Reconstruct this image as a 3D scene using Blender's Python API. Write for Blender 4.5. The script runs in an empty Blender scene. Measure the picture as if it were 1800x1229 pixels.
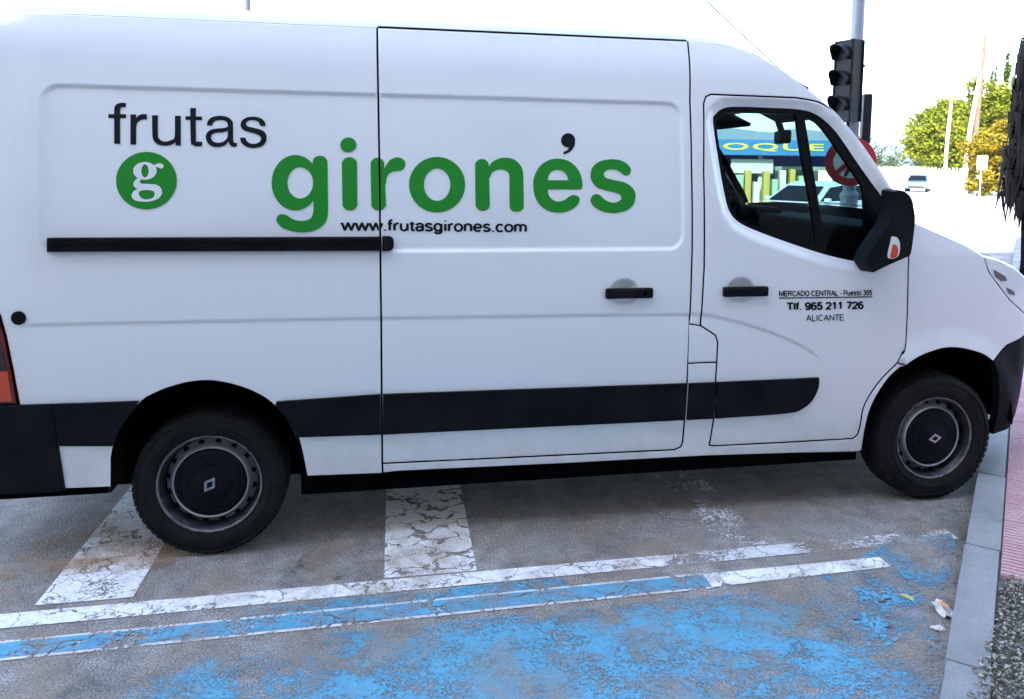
import bpy, bmesh, math, random
import numpy as np
from mathutils import Vector, Matrix, noise as mnoise
from mathutils.geometry import delaunay_2d_cdt

rad = math.radians
sc = bpy.context.scene
col = sc.collection
random.seed(7)

# ------------------------------------------------------------------ camera
cam_d = bpy.data.cameras.new('camera')
cam = bpy.data.objects.new('camera', cam_d); col.objects.link(cam); sc.camera = cam
cam_d.sensor_width = 36.0; cam_d.sensor_fit = 'HORIZONTAL'
cam_d.lens = 27.889
cam_d.shift_x = -0.03539; cam_d.shift_y = -0.10413
cam_d.clip_start = 0.05; cam_d.clip_end = 20000
CAM = Vector((0.82423, -3.63186, 1.78681))
def cam_axes(yaw, pitch, roll):
    r = Vector((math.cos(yaw), math.sin(yaw), 0)); f = Vector((-math.sin(yaw), math.cos(yaw), 0)); u = Vector((0, 0, 1))
    f2 = f*math.cos(pitch) - u*math.sin(pitch); u2 = u*math.cos(pitch) + f*math.sin(pitch)
    return r*math.cos(roll) + u2*math.sin(roll), u2*math.cos(roll) - r*math.sin(roll), f2
_r, _u, _f = cam_axes(-0.19311, 0.09706, 0.01289)
_m = Matrix((_r, _u, -_f)).transposed().to_4x4(); _m.translation = CAM
cam.matrix_world = _m

# ------------------------------------------------------------------ world, sun, exposure
SUN_EL = rad(36); SUN_DIR = Vector((-0.52, -0.854, 0)).normalized()
world = bpy.data.worlds.new('World'); sc.world = world; world.use_nodes = True
wn = world.node_tree; bg = wn.nodes['Background']
sky = wn.nodes.new('ShaderNodeTexSky'); sky.sky_type = 'NISHITA'; sky.sun_disc = False
sky.sun_elevation = SUN_EL; sky.sun_rotation = math.atan2(SUN_DIR.x, SUN_DIR.y)
sky.air_density = .8; sky.dust_density = 2.0; sky.ozone_density = 1.0
wn.links.new(sky.outputs[0], bg.inputs[0]); bg.inputs[1].default_value = 0.15
sun_d = bpy.data.lights.new('sun', 'SUN'); sun_d.energy = 2.3; sun_d.angle = rad(0.5); sun_d.color = (1, .95, .87)
sun = bpy.data.objects.new('sun', sun_d); col.objects.link(sun)
to_sun = Vector((SUN_DIR.x*math.cos(SUN_EL), SUN_DIR.y*math.cos(SUN_EL), math.sin(SUN_EL)))
sun.rotation_euler = (-to_sun).to_track_quat('-Z', 'Y').to_euler(); sun.location = to_sun*60
sc.view_settings.view_transform = 'Standard'; sc.view_settings.look = 'None'
sc.view_settings.exposure = 3.15; sc.view_settings.gamma = 1.0
sc.render.engine = 'CYCLES'
sc.cycles.max_bounces = 8; sc.cycles.transparent_max_bounces = 16
sc.cycles.use_denoising = True
sc.cycles.sample_clamp_indirect = 6

# ------------------------------------------------------------------ materials
MATS = {}
def mat(name, colr, rough=.5, metal=0, coat=0, spec=.5, emit=None, estr=0):
    m = bpy.data.materials.new(name); m.use_nodes = True
    b = m.node_tree.nodes['Principled BSDF']
    b.inputs['Base Color'].default_value = (*colr, 1); b.inputs['Roughness'].default_value = rough
    b.inputs['Metallic'].default_value = metal; b.inputs['Coat Weight'].default_value = coat
    b.inputs['Coat Roughness'].default_value = .06
    b.inputs['Specular IOR Level'].default_value = spec
    if emit: b.inputs['Emission Color'].default_value = (*emit, 1); b.inputs['Emission Strength'].default_value = estr
    MATS[name] = m; return m
class NT:
    def __init__(s, m): s.t = m.node_tree; s.b = s.t.nodes.get('Principled BSDF')
    def n(s, typ, **kw):
        x = s.t.nodes.new('ShaderNode'+typ)
        for k, v in kw.items(): setattr(x, k, v)
        return x
    def L(s, a, b): s.t.links.new(a, b)
    def pos(s): return s.n('NewGeometry').outputs['Position']
    def obj(s): return s.n('TexCoord').outputs['Object']
    def noise(s, v, scale, detail=4, rough=.55, dist=0):
        x = s.n('TexNoise'); x.inputs['Scale'].default_value = scale; x.inputs['Detail'].default_value = detail
        x.inputs['Roughness'].default_value = rough; x.inputs['Distortion'].default_value = dist
        s.L(v, x.inputs['Vector']); return x.outputs['Fac']
    def ramp(s, f, stops, interp='LINEAR'):
        x = s.n('ValToRGB'); x.color_ramp.interpolation = interp; e = x.color_ramp.elements
        while len(e) < len(stops): e.new(.5)
        for i, (p, c) in enumerate(stops):
            e[i].position = p; e[i].color = (*c, 1) if not isinstance(c, (int, float)) else (c, c, c, 1)
        s.L(f, x.inputs[0]); return x.outputs[0]
    def math(s, op, a, b=None, clamp=False):
        x = s.n('Math', operation=op, use_clamp=clamp)
        for i, v in enumerate((a, b)):
            if v is None: continue
            if isinstance(v, (int, float)): x.inputs[i].default_value = v
            else: s.L(v, x.inputs[i])
        return x.outputs[0]
    def mix(s, f, a, b, blend='MIX'):
        x = s.n('MixRGB', blend_type=blend)
        for i, v in enumerate((f, a, b)):
            if isinstance(v, (int, float)): x.inputs[i].default_value = v
            elif isinstance(v, tuple): x.inputs[i].default_value = (*v, 1)
            else: s.L(v, x.inputs[i])
        return x.outputs[0]
    def bump(s, h, strength=.3, dist=.01):
        x = s.n('Bump'); x.inputs['Strength'].default_value = strength; x.inputs['Distance'].default_value = dist
        s.L(h, x.inputs['Height']); s.L(x.outputs[0], s.b.inputs['Normal'])
    def base(s, c): s.L(c, s.b.inputs['Base Color'])
    def rough(s, c): s.L(c, s.b.inputs['Roughness'])
def glass_mat(name, tint, extra=0.0):
    m = bpy.data.materials.new(name); m.use_nodes = True; t = m.node_tree; t.nodes.clear()
    o = t.nodes.new('ShaderNodeOutputMaterial'); mx = t.nodes.new('ShaderNodeMixShader')
    tr = t.nodes.new('ShaderNodeBsdfTransparent'); gl = t.nodes.new('ShaderNodeBsdfGlossy'); lw = t.nodes.new('ShaderNodeLayerWeight'); pw_ = t.nodes.new('ShaderNodeMath'); ma = t.nodes.new('ShaderNodeMath')
    lw.inputs[0].default_value = .5; pw_.operation = 'POWER'; pw_.inputs[1].default_value = 5; ma.operation = 'MULTIPLY_ADD'; ma.inputs[1].default_value = .6; ma.inputs[2].default_value = .014
    t.links.new(lw.outputs['Facing'], pw_.inputs[0]); t.links.new(pw_.outputs[0], ma.inputs[0])
    tr.inputs[0].default_value = (*tint, 1); gl.inputs['Roughness'].default_value = 0.01
    t.links.new(ma.outputs[0], mx.inputs[0]); t.links.new(tr.outputs[0], mx.inputs[1]); t.links.new(gl.outputs[0], mx.inputs[2])
    t.links.new(mx.outputs[0], o.inputs[0]); MATS[name] = m; return m

m = mat('van_white', (.80, .81, .83), .24, coat=.5); k = NT(m)
p = k.pos(); sp = k.n('SeparateXYZ'); k.L(p, sp.inputs[0])
gr = k.math('MULTIPLY', k.ramp(sp.outputs['Z'], [(.30, 1), (.62, 0)]), k.ramp(k.noise(p, 7, 6, .7), [(.35, .12), (.7, .8)]))   # road film thrown up on the lowest panels
sm_ = k.n('Mapping'); sm_.inputs['Scale'].default_value = (9, 9, .7); k.L(p, sm_.inputs[0])
run = k.math('MULTIPLY', k.ramp(k.noise(sm_.outputs[0], 2.2, 5, .6), [(.55, 0), (.75, .10)]), k.ramp(k.noise(p, 1.1, 4), [(.4, 0), (.7, 1)]))   # faint rain streaks
k.base(k.mix(k.math('ADD', k.math('MULTIPLY', gr, .62), run), (.81, .82, .835), (.42, .39, .34)))
k.bump(k.noise(p, 1.6, 2, .5), .25, .012)
k.b.inputs['Roughness'].default_value = .17
mat('gap_black', (.0025, .003, .004), .95, spec=.03)
m = mat('black_plastic', (.005, .007, .009), .6, spec=.1); k = NT(m)
k.base(k.ramp(k.noise(k.pos(), 6, 6), [(.35, (.003, .0045, .0065)), (.75, (.012, .013, .015))])); k.bump(k.noise(k.pos(), 900, 2), .08, .002)
mat('gloss_black', (.002, .003, .004), .25, spec=.12)
m = mat('rubber', (.005, .006, .007), .8, spec=.25); k = NT(m)
k.base(k.ramp(k.noise(k.pos(), 14, 6), [(.35, (.0035, .004, .005)), (.8, (.013, .012, .012))]))
m = mat('steel_rim', (.16, .165, .175), .42, metal=.75); k = NT(m)
k.base(k.ramp(k.noise(k.pos(), 18, 6), [(.35, (.012, .013, .016)), (.7, (.06, .062, .07))]))
mat('rim_sky_bright', (.50, .51, .53), .34, metal=.75)
m = mat('flange_metal', (.2, .19, .19), .45, metal=.6); k = NT(m); k.base(k.ramp(k.noise(k.pos(), 30, 6, .8), [(.35, (.07, .06, .055)), (.7, (.30, .29, .29))]))
mat('chrome', (.45, .47, .5), .25, metal=1)
mat('vinyl_green', (.010, .25, .018), .42, spec=.3)
mat('vinyl_black', (.004, .006, .009), .5, spec=.2)
mat('vinyl_white', (.8, .81, .84), .35)
mat('lens_red', (.12, .006, .008), .12, coat=.5)
mat('lens_dark', (.02, .004, .006), .12, coat=.5)
mat('lens_orange', (.55, .06, .01), .15, coat=.5)
mat('indicator_orange', (.62, .07, .015), .2)
mat('lens_white', (.75, .75, .76), .2); mat('lens_clear', (.82, .84, .86), .10, metal=.15, coat=1); mat('bezel_brown', (.13, .11, .11), .3)
mat('interior_dark', (.003, .0035, .004), .9, spec=.15)
mat('seat_fabric', (.004, .0045, .005), .95, spec=.1)
glass_mat('side_glass', (.34, .47, .47)); glass_mat('windscreen_glass', (.66, .80, .78)); glass_mat('car_glass', (.12, .16, .17)); glass_mat('house_glass', (.08, .1, .11))
MATS['car_glass'].node_tree.nodes  # dark tinted glass of the parked cars
mat('galvanised', (.27, .30, .35), .45, metal=.35); mat('pole_grey', (.06, .065, .07), .6)
mat('signal_black', (.004, .005, .007), .5, spec=.35)
mat('signal_green', (.02, .5, .15), .3, emit=(.03, .9, .25), estr=.25)
mat('signal_off', (.03, .012, .012), .25)
mat('sign_red', (.24, .005, .008), .5); mat('sign_white', (.38, .42, .41), .5); mat('sign_black', (.012, .012, .014), .5)
m = mat('wood_pole', (.09, .055, .03), .85)
k = NT(m); k.base(k.ramp(k.noise(k.pos(), 5, 6), [(.3, (.06, .038, .022)), (.7, (.15, .1, .06))]))
m = mat('sunlit_ground', (.45, .44, .42), .9); k = NT(m); k.base(k.ramp(k.noise(k.pos(), .6, 6, .6), [(.3, (.36, .355, .34)), (.7, (.52, .51, .48))]))  # sun glare on the far road is put into this pale colour
mat('concrete_pole', (.5, .49, .47), .8)
m = mat('asphalt', (.15, .15, .15), .85); k = NT(m); p = k.pos()
n1 = k.noise(p, 1.3, 6, .6); n2 = k.noise(p, 135, 3, .75); n3 = k.noise(p, 9, 6, .65)
v = k.n('TexVoronoi'); v.inputs['Scale'].default_value = 95; k.L(p, v.inputs['Vector'])
c = k.ramp(n2, [(.30, (.055, .053, .050)), (.47, (.205, .193, .178)), (.66, (.46, .44, .41))])
c2 = k.ramp(n1, [(.28, (.55, .53, .50)), (.45, (.95, .92, .88)), (.6, (1.08, 1.05, 1.03)), (.8, (1.5, 1.42, 1.28))])
c = k.mix(1, c, c2, 'MULTIPLY')
st = k.ramp(v.outputs['Distance'], [(.0, .45), (.4, 1.25)])
c = k.mix(.6, c, st, 'MULTIPLY'); c = k.mix(1, c, k.ramp(n3, [(.33, .66), (.66, 1.18)]), 'MULTIPLY')
k.base(c); k.bump(k.math('ADD', n2, v.outputs['Distance']), .6, .004)
def paint_mat(name, colr, wear, crack, crack_scale=13, blue_mix=False, grain=.5):
    """worn road paint: flakes away along cracks and in patches, asphalt shows through"""
    m = mat(name, colr, .7); k = NT(m); p = k.pos(); t = m.node_tree
    d = k.n('TexNoise'); d.inputs['Scale'].default_value = 9; d.inputs['Detail'].default_value = 4; k.L(p, d.inputs['Vector'])
    pv = k.n('VectorMath', operation='MULTIPLY_ADD'); k.L(d.outputs['Color'], pv.inputs[0]); pv.inputs[1].default_value = (.22, .22, .22); k.L(p, pv.inputs[2])
    mp = k.n('Mapping'); mp.inputs['Scale'].default_value = (1, 1.55, 1); k.L(pv.outputs[0], mp.inputs[0])
    v = k.n('TexVoronoi', feature='DISTANCE_TO_EDGE'); v.inputs['Scale'].default_value = crack_scale; k.L(mp.outputs[0], v.inputs['Vector'])
    cw = k.ramp(k.noise(p, 5.5, 4, .6), [(.45, .0), (.74, 4.5*max(crack, 0))])
    ck = k.ramp(k.math('ADD', k.math('SUBTRACT', v.outputs['Distance'], cw), .5), [(.5, 0 if crack > 0 else 1), (.518, 1)])
    big = k.noise(p, 3.4, 6, .62, .4); fine = k.noise(p, 60, 5, .75)
    wv = k.math('ADD', k.math('MULTIPLY', big, 1-grain), k.math('MULTIPLY', fine, grain))
    ms = k.ramp(wv, [(wear, 0), (wear+.035, 1)])
    mask = k.math('MULTIPLY', ck, ms)
    k.base(k.mix(1, k.mix(k.ramp(k.noise(p, 4.2, 6, .7), [(.50, 0.), (.76, .45)]), colr, tuple(np.array(colr)*np.array((.72, .62, .48)))), k.ramp(k.noise(p, 40, 6, .75), [(.3, .80), (.6, 1.05)]), 'MULTIPLY'))
    k.bump(k.noise(p, 300, 2), .4, .003)
    return m, k, mask
def mask_alpha(m, k, mask):
    t = m.node_tree; o = t.nodes['Material Output']; tr = k.n('BsdfTransparent'); mx = k.n('MixShader')
    k.L(mask, mx.inputs[0]); k.L(tr.outputs[0], mx.inputs[1]); k.L(k.b.outputs[0], mx.inputs[2]); k.L(mx.outputs[0], o.inputs[0])
for nm, cc, w, ck, cs in (('paint_white', (.90, .89, .87), .38, .032, 5.5), ('paint_line', (.90, .89, .87), .405, .006, 5), ('paint_blue_scraps', (.11, .37, .53), .515, .012, 6), ('paint_trace', (.80, .79, .78), .54, .02, 6), ('paint_white_worn', (.74, .73, .72), .435, .015, 6), ('paint_white_gone', (.72, .71, .70), .495, .015, 6),
                      ('paint_blue', (.11, .37, .53), .44, .015, 6), ('paint_blue_worn', (.11, .37, .53), .475, .015, 6), ('paint_bar_smooth', (.90, .89, .87), .40, .010, 7)):
    mask_alpha(*paint_mat(nm, cc, w, ck, cs))
# large faded blue field: denser in the middle, petering out at its borders
m, k, mask = paint_mat('paint_blue_field', (.12, .37, .51), .0, -.04, 6)
p = k.pos(); sp = k.n('SeparateXYZ'); k.L(p, sp.inputs[0])
big = k.noise(p, 2.1, 6, .65, .5); fine = k.noise(p, 75, 5, .8); mid = k.noise(p, 11, 6, .7)
wv = k.math('ADD', k.math('ADD', k.math('MULTIPLY', big, .36), k.math('MULTIPLY', fine, .44)), k.math('MULTIPLY', mid, .20))
ex = k.math('ADD', k.ramp(k.math('MULTIPLY', k.math('ADD', sp.outputs['X'], .35), .25), [(0, .075), (.13, .03), (.3, .0), (.66, .0), (.76, .085), (.9, .06), (1, .0)]), 0)
ey = k.ramp(k.math('MULTIPLY', k.math('ADD', sp.outputs['Y'], 1.3), 1.15), [(.0, 0.), (.55, .0), (.80, .07), (1, .10)])
mask_alpha(m, k, k.ramp(k.math('SUBTRACT', k.math('SUBTRACT', wv, ex), ey), [(.452, 0), (.50, 1)]))
m = mat('stain_dark', (.02, .018, .016), .6); k = NT(m); p = k.pos()
mask_alpha(m, k, k.math('MULTIPLY', k.ramp(k.noise(p, 6.5, 6, .75, .6), [(.50, 0), (.60, 1)]), k.ramp(k.noise(p, 90, 4, .8), [(.42, .0), (.60, .62)])))
m = mat('dust_tan', (.42, .33, .24), .9); k = NT(m); p = k.pos()
mask_alpha(m, k, k.math('MULTIPLY', k.ramp(k.noise(p, 3.1, 6, .7, .6), [(.48, 0), (.64, .7)]), k.ramp(k.noise(p, 110, 4, .8), [(.36, .15), (.6, 1)])))
m = mat('rust_stain', (.42, .20, .06), .8); k = NT(m); p = k.pos()
mask_alpha(m, k, k.math('MULTIPLY', k.ramp(k.noise(p, 4.5, 6, .7, .5), [(.44, 0), (.62, .75)]), k.ramp(k.noise(p, 120, 4, .8), [(.40, .1), (.58, .9)])))
m = mat('kerb_stone', (.42, .42, .42), .85); k = NT(m); p = k.pos()
k.base(k.mix(1, k.ramp(k.noise(p, 2.5, 6, .65), [(.3, (.20, .20, .19)), (.7, (.34, .335, .32))]), k.ramp(k.noise(p, 140, 4, .8), [(.3, .72), (.7, 1.15)]), 'MULTIPLY')); k.bump(k.noise(p, 120, 4, .7), .4, .004)
m = mat('pink_tile', (.45, .2, .2), .8); k = NT(m); p = k.pos()
k.base(k.mix(1, k.ramp(k.noise(p, 6, 6, .65), [(.3, (.52, .27, .28)), (.7, (.64, .42, .41))]), k.ramp(k.noise(p, 150, 4, .8), [(.3, .75), (.7, 1.1)]), 'MULTIPLY'))
m = mat('mortar', (.2, .17, .16), .9)
m = mat('soil', (.12, .1, .075), .95); k = NT(m); p = k.pos()
k.base(k.ramp(k.noise(p, 30, 6, .8), [(.3, (.05, .045, .03)), (.7, (.22, .19, .15))])); k.bump(k.noise(p, 60, 6, .8), .8, .01)
for i, cc in enumerate(((.33, .31, .27), (.22, .20, .17), (.44, .40, .33), (.13, .11, .085), (.30, .25, .16))): mat('pebble%d' % i, cc, .85)
m = mat('terrain_soil', (.4, .36, .28), .95); k = NT(m); p = k.pos(); k.base(k.ramp(k.noise(p, .05, 6), [(.3, (.34, .31, .25)), (.7, (.48, .45, .38))]))
m = mat('field_grass', (.25, .28, .08), .95); k = NT(m); p = k.pos(); k.base(k.ramp(k.noise(p, .12, 6, .7), [(.3, (.08, .11, .025)), (.5, (.16, .17, .05)), (.75, (.25, .22, .13))]))
def leaf_mat(name, a, b, trans=.35):
    m = mat(name, a, .7, spec=.15); k = NT(m); oi = k.n('ObjectInfo')
    c = k.ramp(k.noise(k.pos(), 1.4, 5, .7), [(.3, a), (.7, b)]); k.base(c)
    tl = k.n('BsdfTranslucent'); k.L(c, tl.inputs[0]); mx = k.n('MixShader'); mx.inputs[0].default_value = trans
    k.L(k.b.outputs[0], mx.inputs[1]); k.L(tl.outputs[0], mx.inputs[2]); k.L(mx.outputs[0], m.node_tree.nodes['Material Output'].inputs[0])
leaf_mat('leaf_green', (.06, .095, .006), (.16, .17, .009), .25); leaf_mat('leaf_yellow', (.10, .09, .006), (.22, .16, .008), .25)
leaf_mat('leaf_dark', (.03, .06, .012), (.07, .10, .018)); leaf_mat('leaf_far', (.035, .06, .02), (.07, .09, .03)); leaf_mat('palm_dry', (.005, .0035, .003), (.018, .010, .007), .05)
mat('bark', (.1, .07, .05), .9); mat('palm_bark', (.006, .004, .003), .95, spec=.1)
mat('shop_blue', (.018, .12, .27), .6); mat('shop_navy', (.008, .02, .16), .5); mat('shop_yellow', (.50, .45, .06), .5); mat('shop_white', (.45, .47, .45), .6); mat('shop_green', (.2, .3, .2), .7); mat('crate_yellow', (.30, .23, .04), .6)
mat('shop_wall', (.20, .23, .20), .8); mat('shop_pane', (.05, .075, .075), .2); mat('hood_grey', (.01, .012, .016), .4)
m = mat('mountain', (.12, .17, .22), 1); k = NT(m); k.base(k.ramp(k.noise(k.pos(), .003, 8, .65), [(.35, (.040, .075, .11)), (.65, (.075, .11, .14))]))  # blue of the distant air is put into the slope colour
mat('facade', (.44, .38, .31), .9); mat('facade_trim', (.34, .30, .25), .9); mat('white_wall', (.75, .74, .70), .9)
mat('car_silver', (.55, .58, .60), .25, metal=.4, coat=.6); mat('car_blue', (.035, .07, .11), .25, coat=.6); mat('car_white', (.75, .75, .75), .3, coat=.4); mat('car_black', (.012, .012, .014), .5)
mat('lamp_lens', (.8, .82, .84), .1, metal=.3); mat('paper', (.75, .72, .68), .8); mat('paper_orange', (.75, .36, .12), .7); mat('leaf_fallen', (.52, .50, .16), .7)

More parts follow.
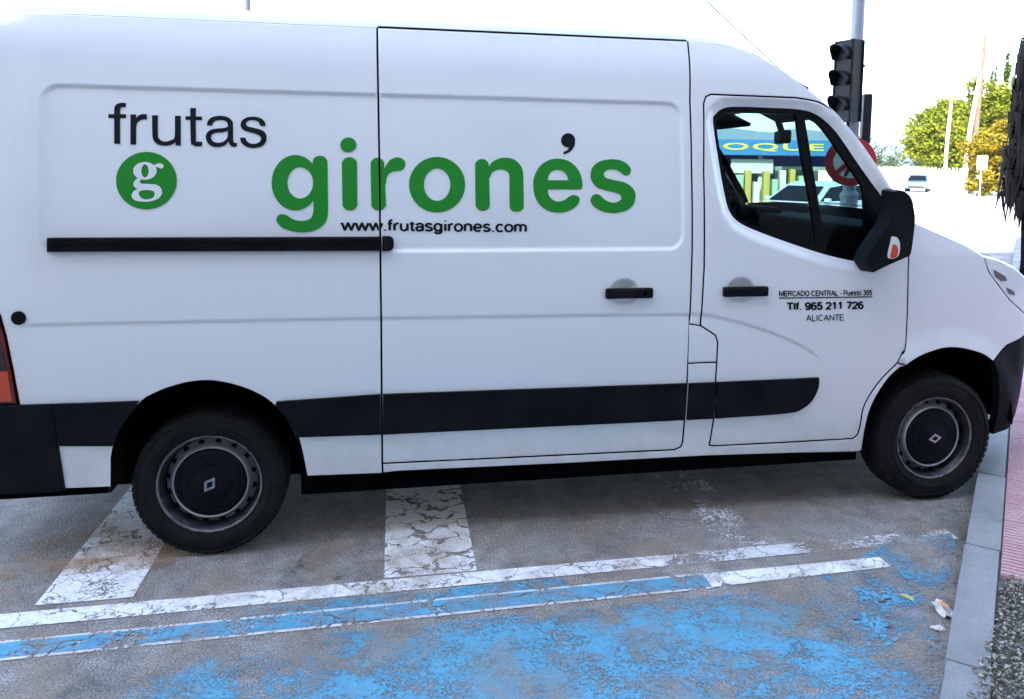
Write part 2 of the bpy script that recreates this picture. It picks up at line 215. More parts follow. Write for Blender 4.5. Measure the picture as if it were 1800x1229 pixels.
# outlines on the side of the van, metres: x along the van from the rear axle, z up
D = {
 'sliding_door': [[0.7543,2.4141],[0.7588,2.0627],[0.7623,1.7548],[0.7639,1.3967],[0.7655,1.0858],[0.7654,0.7394],[0.7649,0.5374],[0.7649,0.3885],[1.3784,0.3804],[1.9499,0.3737],[2.203,0.3706],[2.2379,0.3842],[2.2449,0.4087],[2.247,0.7275],[2.248,1.0495],[2.2527,1.3852],[2.2509,1.7717],[2.2534,2.1045],[2.271,2.4157]],
 'rear_quarter': [[0.7543,2.4141],[0.7588,2.0627],[0.7623,1.7548],[0.7639,1.3967],[0.7655,1.0858],[0.7654,0.7394],[0.7649,0.5374],[0.7649,0.3885],[0.767,0.3354],[0.4227,0.3443],[0.4138,0.4102],[0.4047,0.4749],[0.3934,0.5304],[0.3784,0.5736],[0.3612,0.6083],[0.3445,0.6371],[0.3293,0.659],[0.3146,0.6752],[0.2995,0.6905],[0.2842,0.7064],[0.2686,0.7215],[0.2522,0.7353],[0.2345,0.7479],[0.2159,0.7593],[0.1977,0.7695],[0.1807,0.7781],[0.164,0.7855],[0.1457,0.7927],[0.1247,0.8003],[0.1022,0.8076],[0.0797,0.8137],[0.0581,0.8185],[0.0366,0.8222],[0.0139,0.8242],[-0.0105,0.8242],[-0.036,0.8226],[-0.0612,0.8195],[-0.0861,0.8148],[-0.1107,0.8086],[-0.1341,0.8019],[-0.1554,0.795],[-0.1754,0.7874],[-0.1952,0.7788],[-0.2149,0.7699],[-0.2343,0.7599],[-0.2543,0.7453],[-0.2761,0.7227],[-0.2986,0.6955],[-0.3178,0.6706],[-0.3319,0.6522],[-0.3429,0.6361],[-0.353,0.6176],[-0.3633,0.5935],[-0.3729,0.5669],[-0.3808,0.5427],[-0.3862,0.5235],[-0.3899,0.5068],[-0.3937,0.4901],[-0.4054,0.3485],[-0.5901,0.3536],[-0.99,0.36],[-0.99,0.752],[-0.7401,0.751],[-0.7547,0.9029],[-0.7738,1.0446],[-0.7923,1.1315],[-0.85,1.25],[-0.88,1.5],[-0.93,1.56],[-0.99,1.56],[-0.99,2.414]],
 'tail_light': [[-0.7401,0.751],[-0.7547,0.9029],[-0.7738,1.0446],[-0.7923,1.1315],[-0.85,1.25],[-0.88,1.5],[-0.93,1.56],[-0.99,1.56],[-0.99,0.752]],
 'top_edge': [[2.271,2.4157],[2.3474,2.4131],[2.4236,2.4075],[2.4994,2.3935],[2.5705,2.3746],[2.6318,2.3545],[2.6899,2.3296],[2.7495,2.2962],[2.8098,2.2582],[2.8734,2.2171],[2.934,2.1754],[2.9831,2.1384],[3.0277,2.0996],[3.0737,2.0532],[3.1197,2.0026],[3.1668,1.9486],[3.2122,1.8933],[3.2522,1.8393],[3.289,1.7861],[3.3233,1.7354],[3.357,1.6843],[3.3952,1.6255],[3.4291,1.5731],[3.4475,1.5444],[3.4608,1.5232]],
 'cab_frame': [[2.271,2.4157],[2.3474,2.4131],[2.4236,2.4075],[2.4994,2.3935],[2.5705,2.3746],[2.6318,2.3545],[2.6899,2.3296],[2.7495,2.2962],[2.8098,2.2582],[2.8734,2.2171],[2.934,2.1754],[2.9831,2.1384],[3.0277,2.0996],[3.0737,2.0532],[3.1197,2.0026],[3.1668,1.9486],[3.2122,1.8933],[3.2522,1.8393],[3.289,1.7861],[3.3233,1.7354],[3.357,1.6843],[3.3952,1.6255],[3.4291,1.5731],[3.4475,1.5444],[3.4608,1.5232],[3.451,1.535],[3.4341,1.5708],[3.414,1.6083],[3.385,1.6496],[3.351,1.696],[3.3142,1.7504],[3.2738,1.8094],[3.2296,1.8711],[3.1815,1.9337],[3.125,1.9989],[3.0738,2.0541],[3.0443,2.0825],[3.0209,2.0994],[2.9928,2.1151],[2.9631,2.1267],[2.9307,2.1341],[2.8975,2.139],[2.8647,2.1425],[2.832,2.1453],[2.5151,2.1459],[2.3651,2.1471],[2.3377,2.135],[2.3241,2.1009],[2.3125,1.7724],[2.3159,1.301],[2.3054,1.0112],[2.243,1.0213],[2.248,1.0495],[2.2527,1.3852],[2.2509,1.7717],[2.2534,2.1045]],
 'front_door': [[3.451,1.535],[3.4341,1.5708],[3.414,1.6083],[3.385,1.6496],[3.351,1.696],[3.3142,1.7504],[3.2738,1.8094],[3.2296,1.8711],[3.1815,1.9337],[3.125,1.9989],[3.0738,2.0541],[3.0443,2.0825],[3.0209,2.0994],[2.9928,2.1151],[2.9631,2.1267],[2.9307,2.1341],[2.8975,2.139],[2.8647,2.1425],[2.832,2.1453],[2.5151,2.1459],[2.3651,2.1471],[2.3377,2.135],[2.3241,2.1009],[2.3125,1.7724],[2.3159,1.301],[2.3054,1.0112],[2.3848,0.9604],[2.3983,0.9255],[2.3972,0.8241],[2.3968,0.7272],[2.3995,0.5172],[2.3899,0.3845],[2.418,0.3797],[2.8065,0.3756],[3.2008,0.3726],[3.2245,0.3939],[3.226,0.4054],[3.2275,0.4162],[3.2291,0.4273],[3.2307,0.4398],[3.2324,0.4549],[3.2332,0.4727],[3.2332,0.4928],[3.2338,0.5143],[3.2364,0.5366],[3.2423,0.5592],[3.252,0.5828],[3.2645,0.6076],[3.2793,0.6327],[3.2956,0.6574],[3.3127,0.6805],[3.331,0.7019],[3.351,0.7221],[3.3721,0.7416],[3.3935,0.761],[3.4145,0.7807],[3.4488,0.8529],[3.4554,0.8954],[3.4529,1.0167],[3.4462,1.2855],[3.4497,1.4325]],
 'fuel_flap': [[2.243,1.0213],[2.3054,1.0112],[2.3848,0.9604],[2.3983,0.9255],[2.3972,0.8241],[2.245,0.8237]],
 'sill': [[2.245,0.8237],[2.3972,0.8241],[2.3968,0.7272],[2.3995,0.5172],[2.3899,0.3845],[2.418,0.3797],[2.8065,0.3756],[3.2008,0.3726],[3.2245,0.3939],[3.226,0.4054],[3.2275,0.4162],[3.2291,0.4273],[3.2307,0.4398],[3.2324,0.4549],[3.2332,0.4727],[3.2332,0.4928],[3.2338,0.5143],[3.2364,0.5366],[3.2423,0.5592],[3.252,0.5828],[3.2645,0.6076],[3.2793,0.6327],[3.2956,0.6574],[3.3127,0.6805],[3.331,0.7019],[3.351,0.7221],[3.3721,0.7416],[3.3935,0.761],[3.4145,0.7807],[3.4535,0.7696],[3.434,0.7548],[3.4144,0.7403],[3.3954,0.7252],[3.3776,0.7082],[3.3613,0.689],[3.3461,0.6681],[3.3319,0.6462],[3.319,0.624],[3.3072,0.602],[3.2966,0.5796],[3.2873,0.5563],[3.2795,0.5317],[3.2736,0.5056],[3.2695,0.4782],[3.2666,0.4497],[3.2644,0.4205],[3.2633,0.3902],[3.2633,0.359],[3.2639,0.3272],[3.2643,0.2953],[3.2137,0.2924],[2.8798,0.3093],[2.3744,0.3252],[1.6625,0.3301],[0.838,0.3424],[0.767,0.3383],[0.7649,0.3885],[1.3784,0.3804],[1.9499,0.3737],[2.203,0.3706],[2.2379,0.3842],[2.2449,0.4087],[2.247,0.7275]],
 'fender': [[3.4606,1.5203],[3.5973,1.4664],[3.8072,1.3869],[3.9154,1.3281],[3.9486,1.2512],[4.0177,1.1756],[4.1056,1.0911],[4.19,1.035],[4.27,0.985],[4.29,0.89],[4.1115,0.8415],[4.0072,0.7627],[3.9844,0.7774],[3.962,0.7919],[3.937,0.8049],[3.9068,0.8163],[3.8737,0.8264],[3.841,0.8349],[3.8097,0.8423],[3.7788,0.8481],[3.7482,0.8519],[3.7187,0.8534],[3.6896,0.8529],[3.6589,0.8497],[3.6241,0.843],[3.5878,0.8335],[3.5557,0.8235],[3.5297,0.8133],[3.5077,0.8025],[3.4891,0.7926],[3.475,0.7844],[3.4642,0.777],[3.4535,0.7696],[3.4145,0.7807],[3.4488,0.8529],[3.4554,0.8954],[3.4529,1.0167],[3.4462,1.2855],[3.4497,1.4325]],
 'headlight': [[3.9154,1.3281],[3.9486,1.2512],[4.0177,1.1756],[4.1056,1.0911],[4.19,1.035],[4.27,0.985],[4.31,1.06],[4.25,1.185],[4.14,1.262],[4.02,1.303]],
 'bumper': [[4.29,0.89],[4.1115,0.8415],[4.0072,0.7627],[4.05,0.69],[4.078,0.57],[4.088,0.45],[4.08,0.335],[4.2,0.355],[4.28,0.42],[4.315,0.55],[4.32,0.8]],
 'win_out': [[2.379,2.0098],[2.3958,2.0522],[2.4362,2.0814],[2.512,2.0919],[2.6983,2.0918],[2.86,2.0883],[2.9571,2.0652],[3.045,2.0006],[3.1121,1.9177],[3.1885,1.8112],[3.2662,1.7101],[3.3295,1.6316],[3.3606,1.5791],[3.383,1.4769],[3.3463,1.3752],[3.2275,1.3096],[3.1552,1.3165],[2.9931,1.3504],[2.8038,1.4065],[2.6491,1.4584],[2.5515,1.4953],[2.4913,1.529],[2.4524,1.5792],[2.4292,1.6626],[2.4049,1.8013]],
 'win_main': [[2.399,1.9907],[2.4188,2.0332],[2.465,2.0596],[2.8381,2.0616],[2.8529,1.8926],[2.886,1.6934],[2.9325,1.4026],[2.8036,1.4321],[2.6488,1.4838],[2.5333,1.5206],[2.4793,1.5681],[2.45,1.6627],[2.4231,1.8154]],
 'win_quarter': [[2.8892,2.0458],[2.9535,2.0244],[3.021,1.9535],[3.1366,1.7932],[3.2043,1.6952],[3.2097,1.5215],[3.2067,1.342],[3.1216,1.3489],[2.9834,1.3849],[2.9533,1.5795],[2.9147,1.8364]],
 'trim_rear': [[-0.598,0.751],[-0.261,0.7482],[-0.3128,0.6782],[-0.353,0.6176],[-0.3804,0.548],[-0.5961,0.5606]],
 'trim_mid': [[0.2974,0.7013],[0.3028,0.7197],[0.7602,0.7342],[0.7611,0.5377],[0.3814,0.5449],[0.347,0.6369]],
 'trim_door': [[0.7704,0.7337],[2.2412,0.7248],[2.2443,0.5328],[0.7688,0.5372]],
 'trim_pillar': [[2.2532,0.7243],[2.394,0.7244],[2.3983,0.5325],[2.2533,0.5323]],
 'trim_front': [[2.4,0.7242],[2.6783,0.7247],[2.9557,0.7251],[2.9571,0.6734],[2.9284,0.6042],[2.875,0.5606],[2.788,0.5404],[2.4044,0.5322]],
 'rear_bumper': [[-0.99,0.752],[-0.598,0.751],[-0.5961,0.5606],[-0.5909,0.4624],[-0.5884,0.3479],[-0.99,0.345]],
 'rail': [[-0.5942,1.4591],[0.7634,1.4576],[0.7642,1.3963],[-0.5955,1.4022]],
 'rail_cap': [[0.7734,1.4601],[0.8034,1.46],[0.8185,1.4522],[0.8234,1.4394],[0.8233,1.4163],[0.8182,1.4036],[0.803,1.396],[0.773,1.3962]],
 'crease': [[-0.6937,1.0945],[-0.3526,1.0959],[0.5901,1.0901],[1.639,1.0809],[2.2473,1.0721],[2.3571,1.0639],[2.5084,1.0259],[2.6942,0.966],[2.8539,0.8966],[2.9466,0.8399],[2.9859,0.7873]],
 'recess': [[-0.6222,2.0913],[2.0693,2.0966],[2.2049,2.0058],[2.2025,1.4271],[2.1594,1.3859],[0.8943,1.3957],[-0.6184,1.4002]],
 'handles': [[1.9324,1.1819],[2.5306,1.1796]],
 'plug': [[-0.719,1.1238]],
 'gap_x': [[0.7616,1.6271],[0.7633,1.4993]],
